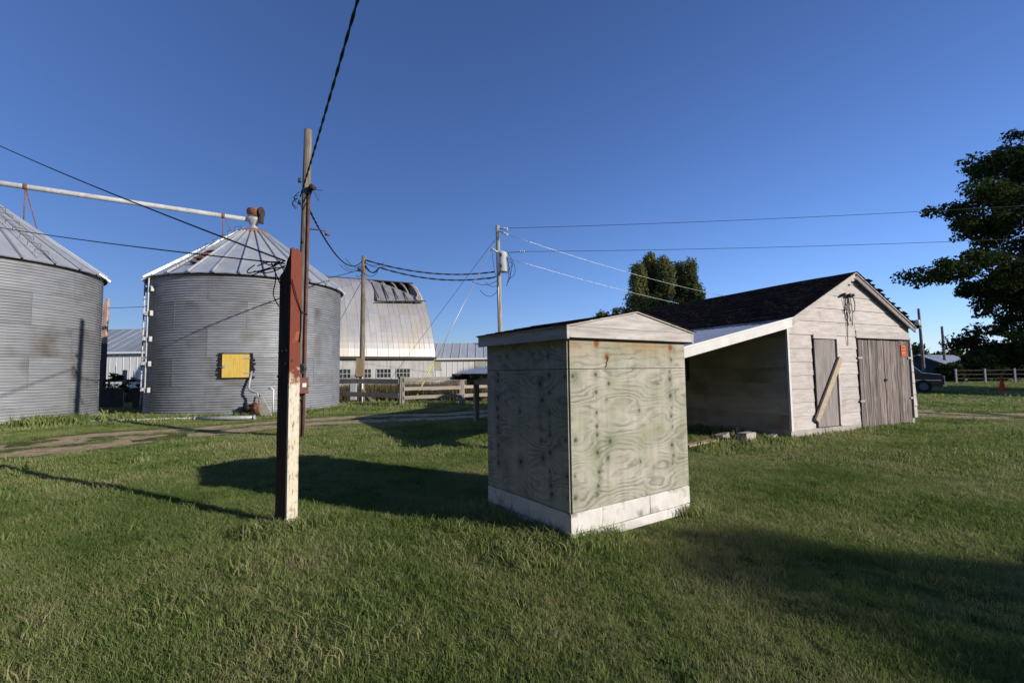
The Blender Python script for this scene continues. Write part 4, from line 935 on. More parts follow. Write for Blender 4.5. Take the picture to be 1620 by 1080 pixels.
# gable rows clipped to the roof slope
z = ztop + .012; gslope = (ZR - ZE) / MXB
while z < ZR - .12:
    z1 = z + .33
    def half(zz): return MXB - .02 if zz <= ZE else max(.02, (ZR - zz) / gslope)
    xa0, xa1 = MXB - half(z), MXB - half(z1)
    left0 = xa0; right0 = BW - xa0 - (0 if z > ztop + .1 else 0)
    mb = MB(); lo_x = 0
    pts = [(xa0, z), (BW - xa0, z), (BW - xa1, min(z1, ZR - .05)), (xa1, min(z1, ZR - .05))]
    if z < ztop + .1: pts[1] = (2.73, z); pts[2] = (2.73, z1)
    mb.add([(p, -.028 - random.uniform(0, .004), q) if i < 2 else (p, -.012, q) for i, (p, q) in enumerate(pts)] + [(p, .01, q) for p, q in pts], [(0, 1, 2, 3), (7, 6, 5, 4), (0, 4, 5, 1), (1, 5, 6, 2), (2, 6, 7, 3), (3, 7, 4, 0)])
    mb.build('siding_board', M_SIDING, barn)
    if z < ztop + .1:
        mb = MB(); mb.add([(2.74, -.026, z + .16), (BW - .02, -.026, z + .16), (BW - .02, -.012, z1), (2.74, -.012, z1), (2.74, .01, z + .16), (BW - .02, .01, z + .16), (BW - .02, .01, z1), (2.74, .01, z1)], [(0, 1, 2, 3), (7, 6, 5, 4), (0, 4, 5, 1), (1, 5, 6, 2), (2, 6, 7, 3), (3, 7, 4, 0)]); mb.build('siding_board', M_SIDING, barn)
    z = z1 + .003
MB().prism([(.05, ZE - .06), (BW - .05, ZE - .06), (MXB, ZR - .06)], lambda p, q, t: (p, t, q), .03, .08).build('gable_sheathing', M_DARKMETAL, barn)
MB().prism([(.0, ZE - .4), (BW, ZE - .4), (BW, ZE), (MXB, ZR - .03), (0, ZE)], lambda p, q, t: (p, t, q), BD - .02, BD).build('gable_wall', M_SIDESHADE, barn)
for i, z in enumerate([ZFD + k * .36 for k in range(7)]):
    cuts = [.0, 2.4, 4.9, BD] if i % 2 else [.0, 3.6, 6.0, BD]
    for a, b_ in zip(cuts[:-1], cuts[1:]):
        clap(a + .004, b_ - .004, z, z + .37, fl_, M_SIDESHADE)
        o = clap(a + .004, b_ - .004, z, z + .37, fR, M_SIDING, tilt=.03)
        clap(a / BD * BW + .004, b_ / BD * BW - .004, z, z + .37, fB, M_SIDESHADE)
# corner trims
MB().box(-.035, .028, -.05, .0, ZFD - .01, 2.60, j=.004).build('corner_board', M_TRIM, barn)
# loose siding ends sticking out at the right-hand corner
for i in range(7):
    z = ZFD + .03 + i * .315
    oo = .10 - .016 * i; mb = MB().prism([(BW - .05, z), (BW + .03 + oo + random.uniform(-.015, .02), z), (BW + oo, z + .3), (BW - .05, z + .3)], lambda p, q, t: (p, t, q), -.05 - .002 * (i % 2), -.02); mb.build('corner_shingle', M_SIDING, barn)
# narrow plywood door, ajar gap, with diagonal plank
ND = MB().box(.99, 1.80, -.03, .01, ZFD + .02, 2.29, j=.006).build('narrow_door', M_DOORPLY, barn)
MB().box(1.80, 1.90, -.005, .02, ZFD + .02, 2.29).build('door_gap', M_INK, barn)
MB().prism([(1.845, ZFD + .03), (1.93, ZFD), (1.93, 2.3), (1.87, 2.3)], lambda p, q, t: (p, t, q), -.05, -.008).build('door_jamb', M_SIDING, barn)
MB().beam((.86, -.075, .36), (1.93, -.075, 1.83), .045, .15).build('brace_plank', M_PLANK, barn)
# big double doors from vertical boards
x = 2.79; k = 0
for leaf, (xa, xb) in enumerate(((2.79, 3.93), (3.95, 5.20))):
    lo_ = MB().box(xa, xb, -.012, .0, .12, 2.30).build('barn_door', M_INK, barn)
    n = 8; wb = (xb - xa) / n
    for i in range(n):
        b0 = xa + i * wb; zb = .06 + random.uniform(-.03, .05) ; yo = random.uniform(0, .008)
        sk = .02 * (b0 - 2.79)
        MB().box(b0 + .004, b0 + wb - .004, -.04 - yo, -.013, zb, 2.32 - random.uniform(0, .02), j=.003).build('door_board', M_DOORWOOD, lo_)
MB().tube([(3.88, -.06, 1.27), (4.02, -.06, 1.27)], .018, 6).box(3.9, 3.98, -.07, -.045, 1.22, 1.30).build('hasp', M_DARKMETAL, barn)
for x0, z0 in ((2.72, 1.85), (2.72, .75), (5.12, 1.85), (5.12, .75)): MB().box(x0, x0 + .18, -.066, -.055, z0 - .025, z0 + .025).build('hinge', M_PALEMETAL, barn)
# orange notice on the right door leaf
sg = MB().box(4.80, 5.02, -.062, -.058, 1.90, 2.19).build('notice', M_ORANGE, barn)
MB().box(4.79, 4.80, -.063, -.057, 1.89, 2.20).box(5.02, 5.03, -.063, -.057, 1.89, 2.20).box(4.80, 5.02, -.063, -.057, 1.89, 1.90).box(4.80, 5.02, -.063, -.057, 2.19, 2.20).build('notice_border', M_INK, sg)
def text(parent, s, x, z, size, y):
    cu = bpy.data.curves.new('lettering', 'FONT'); cu.body = s; cu.size = size; cu.align_x = 'CENTER'; cu.align_y = 'CENTER'; cu.extrude = .0008
    t = bpy.data.objects.new('lettering', cu); COL.objects.link(t)
    bpy.context.view_layer.update(); dg = bpy.context.evaluated_depsgraph_get(); me = bpy.data.meshes.new_from_object(t.evaluated_get(dg)); bpy.data.objects.remove(t)
    me.materials.clear(); me.materials.append(M_INK)
    return link('lettering', me, parent, (x, y, z), (R(90), 0, 0))
text(sg, 'NO', 4.91, 2.125, .085, -.0635); text(sg, 'TRESPASSING', 4.91, 2.045, .032, -.0635); MB().box(4.83, 4.99, -.0635, -.0625, 1.935, 1.955).build('print_line', M_INK, sg)
# roof: deck + shingles + rake boards
EXL, EXR = MXB + .03, MXB + .10
for sgn, ex in ((-1, EXL), (1, EXR)):
    P_ = lambda e, y, d: (MXB + sgn * e, y, ZR - gslope * e + d + (.012 * math.sin(y * 1.1 + e) if 0.5 < y < BD - .3 else 0))
    ya, yb = -.16, BD + .15; mb = MB()
    mb.add([P_(0, ya, .0), P_(ex, ya, .0), P_(ex, yb, .0), P_(0, yb, .0), P_(0, ya, .03), P_(ex, ya, .03), P_(ex, yb, .03), P_(0, yb, .03)],
           [(0, 1, 2, 3), (7, 6, 5, 4), (0, 4, 5, 1), (1, 5, 6, 2), (2, 6, 7, 3), (3, 7, 4, 0)])
    mb.build('roof_deck', M_GREYPLANK, barn)
    sh_ = MB(); c = 0
    while True:
        e0 = ex + .03 - c * .145; e1 = max(e0 - .2, 0); c += 1
        if e0 <= .02: break
        y = ya - .02 - random.random() * .1
        while y < yb:
            w = random.uniform(.28, .36); y0 = max(y, ya - .02); yy = min(y + w - .008, yb + .02); dl = random.uniform(0, .018); z0, z1 = .058 + random.uniform(0, .012), .046
            if yy > y0: sh_.add([P_(e0 - dl, y0, z0 - .012), P_(e0 - dl, yy, z0 - .012), P_(e1, yy, z1 - .008), P_(e1, y0, z1 - .008), P_(e0 - dl, y0, z0), P_(e0 - dl, yy, z0), P_(e1, yy, z1), P_(e1, y0, z1)],
                    [(0, 1, 2, 3), (7, 6, 5, 4), (0, 4, 5, 1), (1, 5, 6, 2), (2, 6, 7, 3), (3, 7, 4, 0)])
            y += w
    tag(sh_.build('shingles', M_SHINGLE, barn), kind='stuff')
    # rake board under the roof edge; right one greyed in colour for overhang shadow
    a = Vector(P_(.02, -.13, -.08)); b_ = Vector(P_(ex if sgn > 0 else ex - .05, -.13, -.08)); MB().beam(a, b_, .03, .13 if sgn < 0 else .085).build('rake_board', M_SIDING if sgn < 0 else M_DOORPLY, barn)
for i in range(11):
    e = .35 + i * .235 + random.uniform(-.05, .05); L_ = random.uniform(.14, .24); d0 = random.uniform(.0, .02); d1 = random.uniform(.04, .10)
    P_ = lambda q, y, d: Vector((MXB + q, y, ZR - gslope * q + d))
    ya, yb = -.19 - random.uniform(0, .05), -.02
    a = [P_(e, ya, .05 + d0), P_(e + L_, ya + random.uniform(0, .03), .05 + d1), P_(e + L_, yb, .055), P_(e, yb, .055)]; b_ = [v + Vector((0, 0, .012)) for v in a]
    MB().add(a + b_, [(3, 2, 1, 0), (4, 5, 6, 7), (0, 1, 5, 4), (1, 2, 6, 5), (2, 3, 7, 6), (3, 0, 4, 7)]).build('curled_shingle', M_SHINGLE, barn)
MB().box(BW + .1, BW + .42, .2, .3, ZE - .16, ZE - .05).build('rafter_tail', M_DARKMETAL, barn)
for i in range(9): MB().box(BW + .16 + random.uniform(0, .1), BW + .34 + random.uniform(0, .12), .3 + i * .8, .5 + i * .8, ZE - .08 - .02 * i % .05, ZE - .06 + .01, j=.03).build('loose_shingle', M_SHINGLE, barn)
# wires hanging on the gable
gh = MB()
for x0 in (2.2, 2.42, 2.56): gh.tube([(x0, -.04, 3.42), (x0, -.14, 3.44)], .04, 8)
gh.build('insulators', M_DARKMETAL, barn)
gw_ = MB()
for q in range(6):
    x0 = 2.25 + .06 * q; n = 8; zz = random.uniform(2.65, 3.05)
    gw_.tube([(x0 + .05 * math.sin(t * 3 + q) , -.06 - .02 * math.sin(t * 5), 3.42 - (3.42 - zz) * t) for t in np.linspace(0, 1, n)], .008, 5)
gw_.tube([(2.5, -.12, 3.43), (2.62, -.1, 3.3), (2.68, -.08, 3.2), (2.65, -.08, 3.05), (2.6, -.07, 3.0)], .011, 5)
gw_.tube([(2.36, -.05, 3.1), (2.37, -.045, 2.6), (2.33, -.045, 2.15)], .009, 5)
gw_.build('hanging_wires', M_WIRE, barn)
for q in range(3): MB().box(2.30 + .14 * q, 2.38 + .14 * q, -.15, -.115, 3.66 + .085 * q, 3.70 + .085 * q).build('rake_slot', M_INK, barn)
# lean-to
LW = 5.3; LZ0, LZ1 = 2.70, 1.58
lz = lambda s: LZ0 + (LZ1 - LZ0) * s / LW
cs = []; nc = 10; wv = .82
for i in range(10):
    mb = MB(); y0 = -.1 + i * .78; m_ = 11
    for s in (0.02, LW / 2, LW + .1):
        for k in range(m_):
            y = y0 + .8 * k / (m_ - 1); mb.v.append((-s, y, lz(s) + .012 * math.sin(2 * math.pi * k / 2.5) + .004 * (i % 2) + random.uniform(-.002, .002)))
    for r_ in range(2):
        for k in range(m_ - 1): mb.f.append((r_ * m_ + k, r_ * m_ + k + 1, (r_ + 1) * m_ + k + 1, (r_ + 1) * m_ + k)); mb.sm.append(True)
    mb.build('lean_to_sheet', M_ROOFMETAL, barn)
mb = MB(); mb.add([(-.0, -.16, lz(0) + .03), (-LW - .1, -.16, lz(LW + .1) + .03), (-LW - .1, -.16, lz(LW + .1) - .16), (0, -.16, lz(0) - .16)] + [(-.0, -.125, lz(0) + .03), (-LW - .1, -.125, lz(LW + .1) + .03), (-LW - .1, -.125, lz(LW + .1) - .16), (0, -.125, lz(0) - .16)], [(0, 3, 2, 1), (4, 5, 6, 7), (0, 1, 5, 4), (1, 2, 6, 5), (2, 3, 7, 6), (3, 0, 4, 7)])
mb.build('lean_to_fascia', M_TRIM, barn)
MB().beam((-.0, -.165, lz(0) + .05), (-LW - .1, -.165, lz(LW + .1) + .05), .03, .035).build('fascia_trim', M_WHITE, barn)
for i in range(9): MB().beam((-.03, .0 + i * .93, lz(0) - .1), (-LW, .0 + i * .93, lz(LW) - .1), .05, .13).build('lean_to_rafter', M_FENCEPOST, barn)
MB().box(-LW + .52, -LW + .62, -.1, BD + .1, LZ1 - .38, LZ1 - .1).build('lean_to_beam', M_GREYPLANKY, barn)
for y in (.0, 3.2, BD - .1): MB().box(-LW + .5, -LW + .65, y, y + .15, -.3, LZ1 - .385, j=.006).build('lean_to_post', M_FENCEPOST, barn)
MB().box(-LW + .3, -.02, BD + .105, BD + .15, lz(LW) - .40, lz(LW) - .14).build('end_beam', M_GREYPLANK, barn)
for i in range(3): MB().box(-LW - .35 + .05 * i, -LW + .6, BD - .6 + .16 * i, BD - .2 + .2 * i, LZ1 - .09 - .06 * i, LZ1 - .05 - .06 * i, j=.03).build('sagging_board', M_DARKMETAL, barn)
MB().box(-.05, -.025, 2.9, 2.98, 1.3, 2.3).build('hanging_tool', M_DARKMETAL, barn)

# debris by the lean-to
def wp(px, py, z=0): return G(px, py, z)
c = wp(1182, 697); cb = empty('concrete_block', c, R(35)); tag(cb, 'single weathered concrete block lying in the grass under the lean-to', 'concrete block')
MB().box(-.2, .2, -.1, .1, -.03, .19, j=.008).build('body', M_CONC, cb)
for px, py, sx, rz, lab in ((1142, 692, .22, .3, 'flat stone by the dark barn wall, left of the concrete block'), (1172, 690, .15, 1.0, 'broken stone just behind the concrete block'), (1221, 694, .16, .5, 'flat stone to the right of the concrete block')):
    c = wp(px, py); v = []; mb = MB(); n = 9
    ring = [(sx * (1 + random.uniform(-.25, .2)) * math.cos(2 * math.pi * k / n), sx * .6 * (1 + random.uniform(-.25, .2)) * math.sin(2 * math.pi * k / n)) for k in range(n)]
    mb.prism(ring, lambda p, q, t: (p * (1 - max(t, 0) * 1.5), q * (1 - max(t, 0) * 1.5), t + p * .15), -.05, .09)
    o = mb.build('stone', M_STONE, None, c, (0, 0, rz)); tag(o, lab, 'stone')
c0 = wp(1085, 708); c1 = wp(1118, 701); o = MB().beam(Vector((0, 0, .03)), (c1 - c0) * 1.3 + Vector((0, 0, .03)), .16, .05).build('loose_plank', M_PLANK, None, c0); tag(o, 'bare plank lying on the ground beside the pump shed', 'plank')

# ------------------------------------------------------------------ far right: parked car, house, fence, cone
car = empty('parked_car', Vector((D(1493, 600, 29).x - 2.1, 30.4, 0)), R(-42)); car.scale = (1.08, 1.08, 1.12); tag(car, 'dark utility vehicle parked in shade beyond the garage', 'car')
prof = [(-2.3, .35), (2.2, .35), (2.32, .5), (2.32, .85), (2.2, 1.0), (1.38, 1.1), (-2.28, 1.1), (-2.36, .6)]
MB().prism(prof, lambda p, q, t: (p, t, q), -.9, .9).build('body', M_CARPAINT, car)
cabin = [(-2.25, 1.1), (1.38, 1.1), (.86, 1.62), (.66, 1.7), (-2.0, 1.72), (-2.2, 1.6)]
MB().prism(cabin, lambda p, q, t: (p, t * (1 - max(0, q - 1.1) * .22), q), -.86, .86).build('cabin', M_CARPAINT, car)
for xa, xb, xc_, xd in ((-2.05, -1.2, -1.2, -1.95), (-1.1, -.25, -.25, -1.1), (-.15, 1.15, .72, -.15)):
    for sy in (-1, 1): MB().prism([(xa, 1.16), (xb, 1.16), (xc_, 1.58), (xd, 1.58)], lambda p, q, t: (p, (t + .865 * (1 - max(0, q - 1.1) * .22)) * sy, q), -.002, .004).build('side_window', M_GLASS, car)
MB().prism([(-.72, .0), (.72, .0), (.62, .48), (-.62, .48)], lambda p, q, t: (1.35 - q * 1.0 + t, p, 1.14 + q), 0, .02).build('windscreen', M_GLASS, car)
MB().box(2.30, 2.36, -.6, .6, .62, .9).build('grille', M_CHROME, car)
MB().box(2.25, 2.42, -.88, .88, .38, .56).build('bumper', M_CHROME, car)
for sy in (-1, 1):
    MB().box(2.2, 2.34, sy * .75 - .13, sy * .75 + .13, .68, .88).build('headlight', M_LIGHTGLASS, car)
    MB().box(.95, 1.1, sy * .93 - .05, sy * .93 + .05, 1.12, 1.27).build('mirror', M_CARPAINT, car)
    MB().box(-2.1, 2.2, sy * .905 - .008, sy * .905 + .008, .68, .72).build('side_trim', M_CHROME, car)
    for xw in (1.45, -1.4):
        w = MB().tube([(xw, sy * .92, .36), (xw, sy * .7, .36)], .36, 20).build('wheel', M_TYRE, car)
        MB().tube([(xw, sy * .93, .36), (xw, sy * .9, .36)], .2, 14).build('rim', M_GREYPAINT, w)

hc = D(1499, 600, 54); hs = empty('farm_house', Vector((hc.x, 54, -.45)), R(-62)); tag(hs, 'distant house with dark gable, pale roof and white side wall', 'house')
MB().box(-5, 0, 0, 9, -.3, 2.2).build('wall', M_WHITEWALL, hs)
MB().prism([(-5.02, -.3), (.02, -.3), (.02, 2.2), (-2.5, 3.35), (-5.02, 2.2)], lambda p, q, t: (p, t, q), -.06, -.01).build('gable', M_HOUSE, hs)
for sgn in (-1, 1):
    mb = MB(); a = [(-2.5, -.4, 3.42), (-2.5 + sgn * 2.95, -.4, 2.08), (-2.5 + sgn * 2.95, 9.3, 2.08), (-2.5, 9.3, 3.42)]; b_ = [(x, y, z + .1) for x, y, z in a]
    mb.add(a + b_, [(0, 1, 2, 3), (7, 6, 5, 4), (0, 4, 5, 1), (1, 5, 6, 2), (2, 6, 7, 3), (3, 7, 4, 0)]); mb.build('roof', M_GREYROOF, hs)
for y in (1.2, 4.0, 6.8): MB().box(.005, .04, y, y + .8, .8, 1.8).build('window', M_GLASS, hs)
def white_fence(px, Y, n, lab):
    c = D(px, 600, Y); s = empty('white_rail_fence', Vector((c.x, Y, 0)), R(-12)); tag(s, lab, 'fence')
    po = MB().box(-.06, .06, -.06, .06, -.3, 1.35).mesh('post', mat('worn_shaded_white', (.36, .355, .34), (.5, .49, .47), 4, rough=.8)); ra = MB().box(.085, 2.315, -.03, .03, -.05, .05).mesh('rail', mat('shaded_rail', (.05, .042, .035), (.09, .078, .066), 4, rough=.9))  # white fence: posts greyed and rails darkened to stand for tree shade
    for i in range(n):
        link('post', po, s, (i * 2.4, 0, 0))
        if i < n - 1:
            for z in (.4, .8, 1.2): link('rail', ra, s, (i * 2.4, 0, z))
white_fence(1513, 46, 4, 'white rail fence in the shade of the big tree')
cn = empty('traffic_cone', G(1586, 619)); tag(cn, 'red traffic cone standing on the far lawn under the tree', 'traffic cone')
MB().lathe([(0, .85), (.04, .85), (.17, .05)], 18).build('cone_body', M_CONE, cn); MB().box(-.2, .2, -.2, .2, -.02, .05).build('cone_base', M_CONE, cn)

# ------------------------------------------------------------------ trees
def leaf_mesh(name, centers, radii, nleaf, size, m, flat=1.0, seed=0, squash=.75, droop=0.0):
    """leaf quads gathered round many clump centres"""
    rg = np.random.default_rng(seed); C = np.array(centers); Rr = np.array(radii); nC = len(C)
    w = Rr ** 2; ci = rg.choice(nC, nleaf, p=w / w.sum())
    d = rg.normal(size=(nleaf, 3)); d /= np.linalg.norm(d, axis=1)[:, None]
    rad = Rr[ci] * rg.uniform(.15, 1.0, nleaf) ** .6
    P = C[ci] + d * rad[:, None] * np.array([1, 1, squash])
    nrm = d * .6 + rg.normal(size=(nleaf, 3)) * .7 + np.array([0, 0, .4]); nrm /= np.linalg.norm(nrm, axis=1)[:, None]
    t = np.cross(nrm, rg.normal(size=(nleaf, 3))); t /= np.linalg.norm(t, axis=1)[:, None] + 1e-9; b = np.cross(nrm, t)
    s = size * rg.uniform(.6, 1.35, nleaf)[:, None]
    q = np.stack([P - t * s, P + b * s * .55, P + t * s, P - b * s * .55], 1).reshape(-1, 3)
    me = bpy.data.meshes.new(name)
    me.vertices.add(nleaf * 4); me.vertices.foreach_set('co', q.ravel()); me.loops.add(nleaf * 4); me.loops.foreach_set('vertex_index', np.arange(nleaf * 4))
    me.polygons.add(nleaf); me.polygons.foreach_set('loop_start', np.arange(0, nleaf * 4, 4)); me.polygons.foreach_set('loop_total', np.full(nleaf, 4))
    me.materials.append(m); me.update(calc_edges=True); me.validate(); return me
def limbs(mb, trunk_top, tips, r0, rg):
    for tp in tips:
        tp = Vector(tp); k = rg.uniform(.35, .95); st = Vector((0, 0, 0)).lerp(trunk_top, k)
        mid = st.lerp(tp, .5) + Vector((rg.normal() * .2, rg.normal() * .2, (tp - st).length * .08))
        mb.tube([st, st.lerp(mid, .5), mid, mid.lerp(tp, .5), tp], [r0 * .5, r0 * .38, r0 * .26, r0 * .15, r0 * .05], 6)
def broad_tree(loc, H, ell, nclump, clump_r, nleaf, size, label, seed, m=M_LEAF, tr=.45, group=None, name='broadleaf_tree'):
    """ell: list of (centre xyz, radii xyz) in local coords"""
    rg = np.random.default_rng(seed); s = empty(name, loc); tag(s, label, 'tree', group)
    cents = []; rr = []
    vol = np.array([e[1][0] * e[1][1] * e[1][2] for e in ell]) ** .67
    for i in range(nclump):
        c, r = ell[rg.choice(len(ell), p=vol / vol.sum())]
        d = rg.normal(size=3); d /= np.linalg.norm(d); k = rg.uniform(.25, 1) ** .45
        cents.append(np.array(c) + d * k * np.array(r)); rr.append(clump_r * rg.uniform(.5, 1.3))
    link('crown', leaf_mesh('crown', cents, rr, nleaf, size, m, seed=seed, squash=.6), s)
    mb = MB(); tt_ = Vector((rg.normal() * .3, rg.normal() * .3, H * .72))
    mb.tube([Vector((0, 0, -.3)).lerp(tt_, k) + Vector((rg.normal() * .06, rg.normal() * .06, 0)) for k in (0, .06, .25, .5, .75, 1)], [tr * 1.45, tr * 1.05, tr * .9, tr * .7, tr * .45, tr * .15], 12)
    sel = rg.choice(len(cents), min(46, len(cents)), replace=False); limbs(mb, tt_, [cents[i] for i in sel], tr * .55, rg)
    mb.build('trunk', M_BARK, s); return s
TR = Vector((36.5, 31, 0))
broad_tree(TR, 20, [((1.5, 0, 9.5), (6.5, 6.5, 7.5)), ((-7.6, -2, 7.5), (4.2, 4, 1.3)), ((-5.4, -2, 11.4), (3.8, 3.6, 1.7)), ((-2.6, -1, 14.6), (3.2, 3.2, 1.9)), ((3, 0, 16.5), (5, 5, 3)), ((-5, -3, 3.0), (4.0, 4, 1.2)), ((-1, -3, 3.2), (6, 4.5, 1.6)), ((5, 0, 8), (6, 6, 6)), ((0, -2, 5.8), (6, 5, 2.8))], 1000, .85, 140000, .125,
           'big dark broadleaf tree with drooping boughs beyond the garage', 21, tr=.6)
# unseen trees: two shade lawn and car, the rest added to block sky fill
SHL = 'added unseen tree that blocks sky light from shaded faces'; SHG = 'shade trees round the yard'
broad_tree(Vector((26.0, -8.65, 0)), 10.2, [((0, 0, 5.6), (2.5, 2.6, 2.6)), ((0, .2, 8.2), (1.5, 1.25, 1.6)), ((.2, .1, 7.0), (1.9, 1.7, 1.6)), ((.2, -1.2, 6.4), (1.6, 1.5, 1.7))], 300, .75, 40000, .13, 'leafy shade tree whose shadow lies across the near lawn', 5, tr=.3, group=SHG)
for i, (x, y, h, r) in enumerate(((51.5, 17.5, 13, 5.2), (-3.5, -9.5, 12, 4.6), (5.0, -11.5, 11, 4.2), (-12, -6.5, 12.5, 4.6), (-19, -1.5, 11, 4.0), (-8, -4.2, 11.5, 3.4), (-14.5, 4.6, 10, 3.1))):
    broad_tree(Vector((x, y, 0)), h, [((0, 0, h * .55), (r, r, h * .38)), ((r * .2, -.5, h * .8), (r * .6, r * .6, h * .2)), ((0, 0, h * .3), (r * .9, r * .9, h * .18))], 200, 1.2, 13000, .34, SHL if i else 'leafy shade tree whose shadow covers the parked car', 50 + i, tr=.35, group=SHG)
for i, (px, Y, h, r, lab) in enumerate(((1545, 50, 2.6, 2.2, 'dark rounded bush by the white fence under the big tree'), (1580, 52, 3.4, 2.8, 'taller dark bush behind the red cone'), (1507, 50, 1.9, 1.2, 'low dark bush in front of the distant house wall'), (1622, 50, 4.2, 3.2, 'large dark bush by the far lawn edge at the right'))):
    c = D(px, 600, Y); broad_tree(Vector((c.x, Y, 0)), h, [((0, 0, h * .5), (r, r * .8, h * .45))], 60, .6, 5000, .2, lab, 80 + i, tr=.1, name='bush')
# poplars behind the barn
rgp = np.random.default_rng(3)
for i, (px, top, wpx) in enumerate(((1015, 420, 21), (1035, 403, 22), (1058, 410, 22), (1079, 415, 20), (1099, 412, 19))):
    Y = 47 + [0, 1.5, 0, 2, .5][i]; b = D(px, 600, Y); b.z = 0; H = D(px, top, Y).z; rw = wpx / F * Y
    s = empty('poplar_tree', b); tag(s, ['leftmost low-branched', 'tallest', 'second tallest pointed', 'slender middle', 'split-topped rightmost'][i] + ' poplar in the clump behind the barn roof', 'tree', 'poplars behind the barn')
    cents = []; rr = []
    for k in range(150):
        z = H * rgp.uniform(.12, .97); w = rw * min(1.15, 2.3 * (1 - z / H) + .14 + (.2 if z < H * .7 else 0)); a = rgp.uniform(0, 6.28); q = rgp.uniform(0, 1) ** .5
        cents.append((w * q * math.cos(a), w * q * math.sin(a), z)); rr.append(rgp.uniform(.35, .75))
    link('crown', leaf_mesh('crown', cents, rr, 17000, .13, M_LEAFP, seed=30 + i, squash=1.5), s)
    mb = MB().tube([(0, 0, -.3), (0, 0, H * .5), (.05, 0, H * .95)], [.22, .14, .02], 8); limbs(mb, Vector((0, 0, H * .9)), [cents[k] for k in range(14)], .12, rgp); mb.build('trunk', M_BARK, s)
c = D(972, 600, 55); broad_tree(Vector((c.x, 55, 0)), 10.5, [((-.9, 0, 7.6), (1.3, 1.0, 1.1)), ((.9, 0, 8.0), (1.3, 1.0, 1.1)), ((0, 0, 5), (2.2, 2, 3.0))], 190, .55, 11000, .12, 'small thin-leaved tree left of the poplars', 8, M_LEAFP, .15)
# far woods on the right
cents = []; rr = []
rgw = np.random.default_rng(9)
for k in range(1100):
    x = rgw.uniform(72, 230); y = 118 + rgw.uniform(-8, 8) - x * .12; h = 5.2 + 1.3 * math.sin(x * .23) + .9 * math.sin(x * .71 + 1)
    cents.append((x, y, max(.6, h * rgw.uniform(.05, 1)))); rr.append(rgw.uniform(1.0, 2.0))
tag(link('distant_woods', leaf_mesh('distant_woods', cents, rr, 45000, .5, M_LEAFW, seed=4)), 'low line of distant woods beyond the house', 'woods', kind='stuff')

# ------------------------------------------------------------------ grass and weeds
def tuft(name, nb, rad, h0, h1, w, m, seed, lean=.5):
    rg = np.random.default_rng(seed); V = []; Fc = []
    for i in range(nb):
        a = rg.uniform(0, 6.28); r = rad * math.sqrt(rg.uniform(0, 1)); bx, by = r * math.cos(a), r * math.sin(a)
        h = rg.uniform(h0, h1); la = rg.uniform(0, 6.28); l = h * lean * rg.uniform(.1, 1.4); dx, dy = math.cos(la), math.sin(la); sx, sy = -dy * w / 2, dx * w / 2
        fa = rg.uniform(0, 6.28); sx, sy = math.cos(fa) * w / 2, math.sin(fa) * w / 2
        b = len(V)
        V += [(bx - sx, by - sy, -.01), (bx + sx, by + sy, -.01), (bx + dx * l * .35 - sx * .8, by + dy * l * .35 - sy * .8, h * .6), (bx + dx * l * .35 + sx * .8, by + dy * l * .35 + sy * .8, h * .6), (bx + dx * l, by + dy * l, h * rg.uniform(.82, 1))]
        Fc += [(b, b + 1, b + 3, b + 2), (b + 2, b + 3, b + 4)]
    me = bpy.data.meshes.new(name); me.from_pydata(V, [], Fc); me.materials.append(m); me.update(); return bpy.data.objects.new(name, me)
def scatter(name, protos, P, rz, tilt, sc, idx, label, cat):
    pc = bpy.data.collections.new(name + '_blades')
    for o in protos: pc.objects.link(o)
    me = bpy.data.meshes.new(name); n = len(P); me.vertices.add(n); me.vertices.foreach_set('co', np.asarray(P, dtype=np.float32).ravel())
    rot = np.concatenate([tilt, rz[:, None]], 1).astype(np.float32)
    a = me.attributes.new('rot', 'FLOAT_VECTOR', 'POINT'); a.data.foreach_set('vector', rot.ravel())
    a = me.attributes.new('scl', 'FLOAT', 'POINT'); a.data.foreach_set('value', sc.astype(np.float32))
    a = me.attributes.new('pick', 'INT', 'POINT'); a.data.foreach_set('value', idx.astype(np.int32))
    o = link(name, me); tag(o, label, cat, kind='stuff')
    ng = bpy.data.node_groups.new(name + '_scatter', 'GeometryNodeTree')
    ng.interface.new_socket('Geometry', in_out='INPUT', socket_type='NodeSocketGeometry'); ng.interface.new_socket('Geometry', in_out='OUTPUT', socket_type='NodeSocketGeometry')
    N = ng.nodes; L = ng.links; gi = N.new('NodeGroupInput'); go = N.new('NodeGroupOutput')
    ci = N.new('GeometryNodeCollectionInfo'); ci.inputs['Collection'].default_value = pc; ci.inputs['Separate Children'].default_value = True; ci.inputs['Reset Children'].default_value = True
    ip = N.new('GeometryNodeInstanceOnPoints'); ip.inputs['Pick Instance'].default_value = True
    def na(nm, ty): x = N.new('GeometryNodeInputNamedAttribute'); x.data_type = ty; x.inputs['Name'].default_value = nm; return x.outputs[0]
    L.new(gi.outputs[0], ip.inputs['Points']); L.new(ci.outputs[0], ip.inputs['Instance'])
    L.new(na('pick', 'INT'), ip.inputs['Instance Index']); L.new(na('scl', 'FLOAT'), ip.inputs['Scale'])
    er = N.new('FunctionNodeEulerToRotation'); L.new(na('rot', 'FLOAT_VECTOR'), er.inputs[0]); L.new(er.outputs[0], ip.inputs['Rotation'])
    L.new(ip.outputs[0], go.inputs[0])
    md = o.modifiers.new('scatter', 'NODES'); md.node_group = ng
    return o
def sector(n, r0, r1, half):
    r = np.sqrt(RNG.uniform(r0 ** 2, r1 ** 2, n)); a = RNG.uniform(-half, half, n); return np.stack([r * np.sin(a), r * np.cos(a)], 1)
